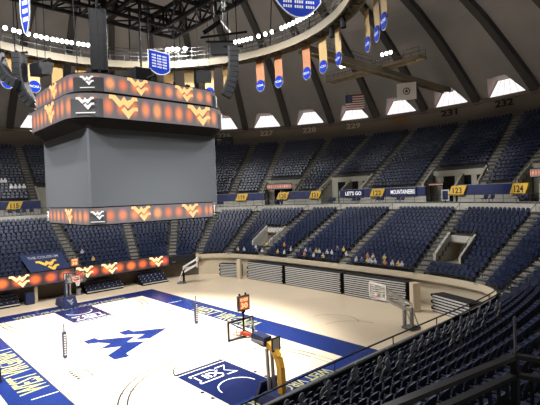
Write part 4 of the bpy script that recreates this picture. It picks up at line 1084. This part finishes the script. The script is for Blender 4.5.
# ================================================================== RAILINGS OF THE NEAR STAND
def rail_line(name,label,keys,s0,s1,t,z,h,n,every,mat,kick=None,rows=1):
    o=thing(name,label,'railing',(*bowl(keys,(s0+s1)/2,t),z)); O=Vector(o.location)
    P=[Vector((*bowl(keys,s0+(s1-s0)*i/n,t),z))-O for i in range(n+1)]; U=Vector((0,0,h))
    m=MB(); 
    for a,b in zip(P,P[1:]):
        m.beam(a+U,b+U,.06,.06)
        for r in range(rows-1): m.beam(a+U*(r+1)/rows,b+U*(r+1)/rows,.035,.035)
    m.build('top_rail',mat,o)
    for i in range(0,n+1,every):
        p=MB(); p.tube([P[i],P[i]+U],.03,6); p.build('post',mat,o)
    return o
rail_line('court_railing','black front railing along the foot of the near stand above the court',LOWER,2.6,8.4,.004,2.85,.68,40,4,M['rail_black'])
rail_line('row_railing','black railing running between the rows of the near stand',LOWER,2.9,8.2,.135,3.15,1.0,40,5,M['rail_black'])
for s,lab in ((2.,'black stair rail down the right corner aisle stairs'),(.97,'black stair rail beside the right sunken stairway'),(-1.93,'black stair rail down the aisle left of the left sunken stairway'),(.14,'black stair rail in the aisle between the two fan cutout groups'),(-.55,'black stair rail in the aisle left of the fan cutouts'),(-1.03,'black stair rail beside the left sunken stairway'),(-3.05,'black stair rail in the lower aisle nearest the scoreboard right edge'),(-5.6,'black stair rail in the far aisle right of the tarpaulin')):
    o=thing('stair_railing',lab,'railing',(*bowl(LOWER,s,.1),LZ)); O=Vector(o.location); m=MB()
    for i in range(1,14,3):
        a,b=Vector((*bowl(LOWER,s,i/NL),lz(s,i)))-O,Vector((*bowl(LOWER,s,(i+1.6)/NL),lz(s,i+1.6)))-O; U=Vector((0,0,.95))
        m=MB(); m.tube([a+U,b+U],.028,6); m.build('handrail',M['rail_black'],o)
        for c_ in (a,b): m=MB(); m.tube([c_,c_+U],.026,5); m.build('post',M['rail_black'],o)
# guard rail right in front of the viewer
G=Vector((31.63,-11.65,8.46)); A=Vector((31.30,-13.45,0)); Bq=Vector((31.95,-11.55,0))
o=thing('guard_rail','black flat-bar guard rail with a corner post in the bottom right foreground','railing',G)
da=(Vector((A.x,A.y,0))-Vector((G.x,G.y,0))); db=Vector((Bq.x-G.x,Bq.y-G.y,0)); da=da.normalized()*3.4; db=db.normalized()*1.8
m=MB(); m.beam((0,0,-.3),(0,0,1.05),.07,.055); m.build('corner_post',M['rail_black'],o)
for z,nm in ((1.07,'top_rail'),(.90,'second_rail')):
    for dd in (da,db): m=MB(); m.beam((0,0,z),(dd.x,dd.y,z),.07,.038); m.build(nm,M['rail_black'],o)
for i in range(1,24):
    p=da*(i*.13/3.4); 
    m=MB(); m.beam((p.x,p.y,.08),(p.x,p.y,.89),.012,.03); m.build('baluster',M['rail_black'],o)
for i in range(1,12):
    p=db*(i*.13/1.8); m=MB(); m.beam((p.x,p.y,.08),(p.x,p.y,.89),.012,.03); m.build('baluster',M['rail_black'],o)
for dd in (da,db): m=MB(); m.beam((0,0,.08),(dd.x,dd.y,.08),.06,.035); m.build('bottom_rail',M['rail_black'],o)
m=MB(); m.tube([(.0,.02,0),(.0,.02,1.42)],.011,6); m.build('thin_pole',M['rail_grey'],o)
for i,(x,z) in enumerate(((.35,1.04),(.35,.87),(-.12,1.04))):
    p=da.normalized()*x if x>0 else db.normalized()*(-x); m=MB(); m.tube([(p.x-.03,p.y+.04,z),(p.x-.05,p.y+.06,z)],.011,8); m.build('bolt',M['rail_grey'],o)
# ================================================================== CARDBOARD FAN CUTOUTS
CARD=[(2,-1.077),(1,-1.237),(0,-1.017),(0,-1.137),(0,-1.637),(0,-1.457),(2,-.757),(1,-.597),(0,-.737),(0,-.637),(1,-.397),(1,-.337),(1,-.256),(1,-.216),(0,-.357),(0,-.236),(0,-.116),(1,-.116),(1,-.056),(2,-.036),(2,.044),(1,.124),(1,.364),(1,.424),(1,.544),(0,.424),(0,.484),(0,.344),(0,.404),(0,.444),(0,.584),(0,.664),(0,.724),(0,.764),(0,.284),(3,-5.86),(2,-5.36),(4,-5.46)]
SH=['card_yellow','card_white','card_white','card_navy','card_yellow','card_white','card_orange','card_white']
CN={'card_yellow':'yellow','card_white':'white','card_navy':'navy','card_orange':'orange'}
def cutout(row,s,label,shirt,grp,back=None,scale=1.):
    c,r,n=on_curve(LOWER,s,(row+.5)/NL,0); z=lz(s,row)+.46
    t=thing('cardboard_cutout',label,'cutout',(c.x,c.y,z),math.atan2(-n.x,n.y),grp)
    k=scale; head=[(.115*math.cos(a)*k,(.58+.145*math.sin(a))*k) for a in [-.9+i*(PI+1.8)/10 for i in range(11)]]
    out=[(-.24*k,0),(.24*k,0),(.27*k,.24*k),(.20*k,.39*k),(.06*k,.44*k)]+head+[(-.06*k,.44*k),(-.20*k,.39*k),(-.27*k,.24*k)]
    m=MB(); m.ext(out,lambda x,y,d:(x,-.1-.12*y+d,y),-.012,.012); m.build('card',back or M['card_back'],t)
    if shirt:
        m=MB(); m.ext([(-.23*k,.01),(.23*k,.01),(.26*k,.24*k),(.19*k,.38*k),(.06*k,.42*k),(-.06*k,.42*k),(-.19*k,.38*k),(-.26*k,.24*k)],lambda x,y,d:(x,-.1-.12*y+d,y),.012,.018); m.build('shirt',M[shirt],t)
        m=MB(); m.ext([(.10*math.cos(i*PI/6)*k,(.57+.125*math.sin(i*PI/6))*k) for i in range(12)],lambda x,y,d:(x,-.1-.12*y+d,y),.012,.018); m.build('face',M['card_skin'],t)
        m=MB(); m.ext([(.11*math.cos(i*PI/8)*k,(.63+.09*math.sin(i*PI/8))*k) for i in range(9)],lambda x,y,d:(x,-.1-.12*y+d,y),.018,.022); m.build('hair',M['hair'],t)
    else:
        m=MB(); m.ext([(-.03,.02),(.03,.02),(.03,.34*k),(-.03,.34*k)],lambda x,y,d:(x,-.115-.12*y-(.34*k-y)*.18+d,y),-.01,0); m.build('card_strut',M['card_back'],t)
def ordered(lst):
    f=[]
    for k,(row,s) in enumerate(lst):
        v=view((*bowl(LOWER,s,(row+.5)/NL),lz(s,row)+.8)); f.append((v[0],k))
    return {k:i for i,(u,k) in enumerate(sorted(f))}
cnt={}; od=ordered(CARD)
for k in sorted(range(len(CARD)),key=lambda k:od[k]):
    row,s=CARD[k]; sh=SH[k%8]; nx=cnt.get(sh,0); cnt[sh]=nx+1
    cutout(row,s,'cardboard fan in a %s shirt in the low seats opposite, %s such from the left'%(CN[sh],nth(nx)),sh,'cardboard fans in the opposite stands',scale=.85)
for k,(row,ss) in enumerate(((5,-6.995),(5,-6.962),(3,-6.925),(3,-6.882),(3,-6.84),(3,-6.797))):
    c,r,n=on_curve(UPPER,ss,(row+.5)/NU,0); t=thing('cardboard_cutout','white cardboard fan in the upper far left seats, %s from the left'%nth(k),'cutout',(c.x,c.y,UZ+UR*row+.46),math.atan2(-n.x,n.y),'white cardboard fans in the upper stand')
    m=MB(); m.ext([(-.24,0),(.24,0),(.27,.24),(.2,.4),(.1,.45),(.12,.6),(.06,.7),(-.06,.7),(-.12,.6),(-.1,.45),(-.2,.4),(-.27,.24)],lambda x,y,d:(x,-.1-.12*y+d,y),-.012,.012); m.build('card',M['white'],t)
    m=MB(); m.ext([(-.03,.02),(.03,.02),(.03,.34),(-.03,.34)],lambda x,y,d:(x,-.115-.12*y-(.34-y)*.18+d,y),-.01,0); m.build('card_strut',M['card_back'],t)
NEARC=[(2,6.7),(3,6.8),(2,6.62),(2,6.46),(1,6.36),(1,6.14),(2,6.3),(2,6.1),(1,5.864),(3,6.2),(3,6.1),(3,6.0),(2,5.78),(2,5.70),(2,5.62),(2,5.54),(2,5.44),(2,5.34),(2,5.22),(4,5.82),(4,5.74),(4,5.64),(3,5.40),(3,5.30),(3,5.1),(3,4.9),(4,5.2),(4,5.45),(1,5.3),(1,5.1),(1,5.5),(2,4.9),(2,4.7),(1,4.6)]
od=ordered(NEARC)
for k,(row,s) in enumerate(NEARC):
    cutout(row,s,'grey back of a cardboard fan in the near stand, %s from the left'%nth(od[k]),None,'backs of cardboard fans in the near stand',M['card_back'] if k%3 else M['card_back_cool'],1.2)
# ================================================================== LIGHT
w=bpy.data.worlds.new('world'); scn.world=w; w.use_nodes=True
bg=w.node_tree.nodes['Background']; bg.inputs[0].default_value=(1,.975,.97,1); bg.inputs[1].default_value=1.25
def spot(loc,target,power,angle,blend=.7,col=(1,.985,.965),r=.35):
    l=bpy.data.lights.new('ring_and_fill_spot','SPOT'); l.energy=power; l.spot_size=rad(angle); l.spot_blend=blend; l.color=col; l.shadow_soft_size=r
    o=bpy.data.objects.new('ring_and_fill_spot',l); C.objects.link(o); o.location=loc
    o.rotation_euler=(Vector(target)-Vector(loc)).to_track_quat('-Z','Y').to_euler()
SPOT=23000
for k in range(16):
    a=rad(22.5*k+11); x,y=17.3*math.cos(a),17.3*math.sin(a)
    spot((x,y,28.2),(x*.35,y*.22,0),SPOT,52,.9)
for x,y in ((11.4,10.8),(-11.4,10.8),(11.4,-10.8),(-11.4,-10.8),(0,10.8),(0,-10.8),(11.4,0),(-11.4,0)):  # fill spots added under the truss, without fixtures, to brighten the stands
    spot((x,y,29.3),(x*.98,y*.98,0),4200 if x>5 else 11500,166,.35)
scn.view_settings.view_transform='Standard'; scn.view_settings.look='None'; scn.view_settings.gamma=1; scn.view_settings.exposure=0
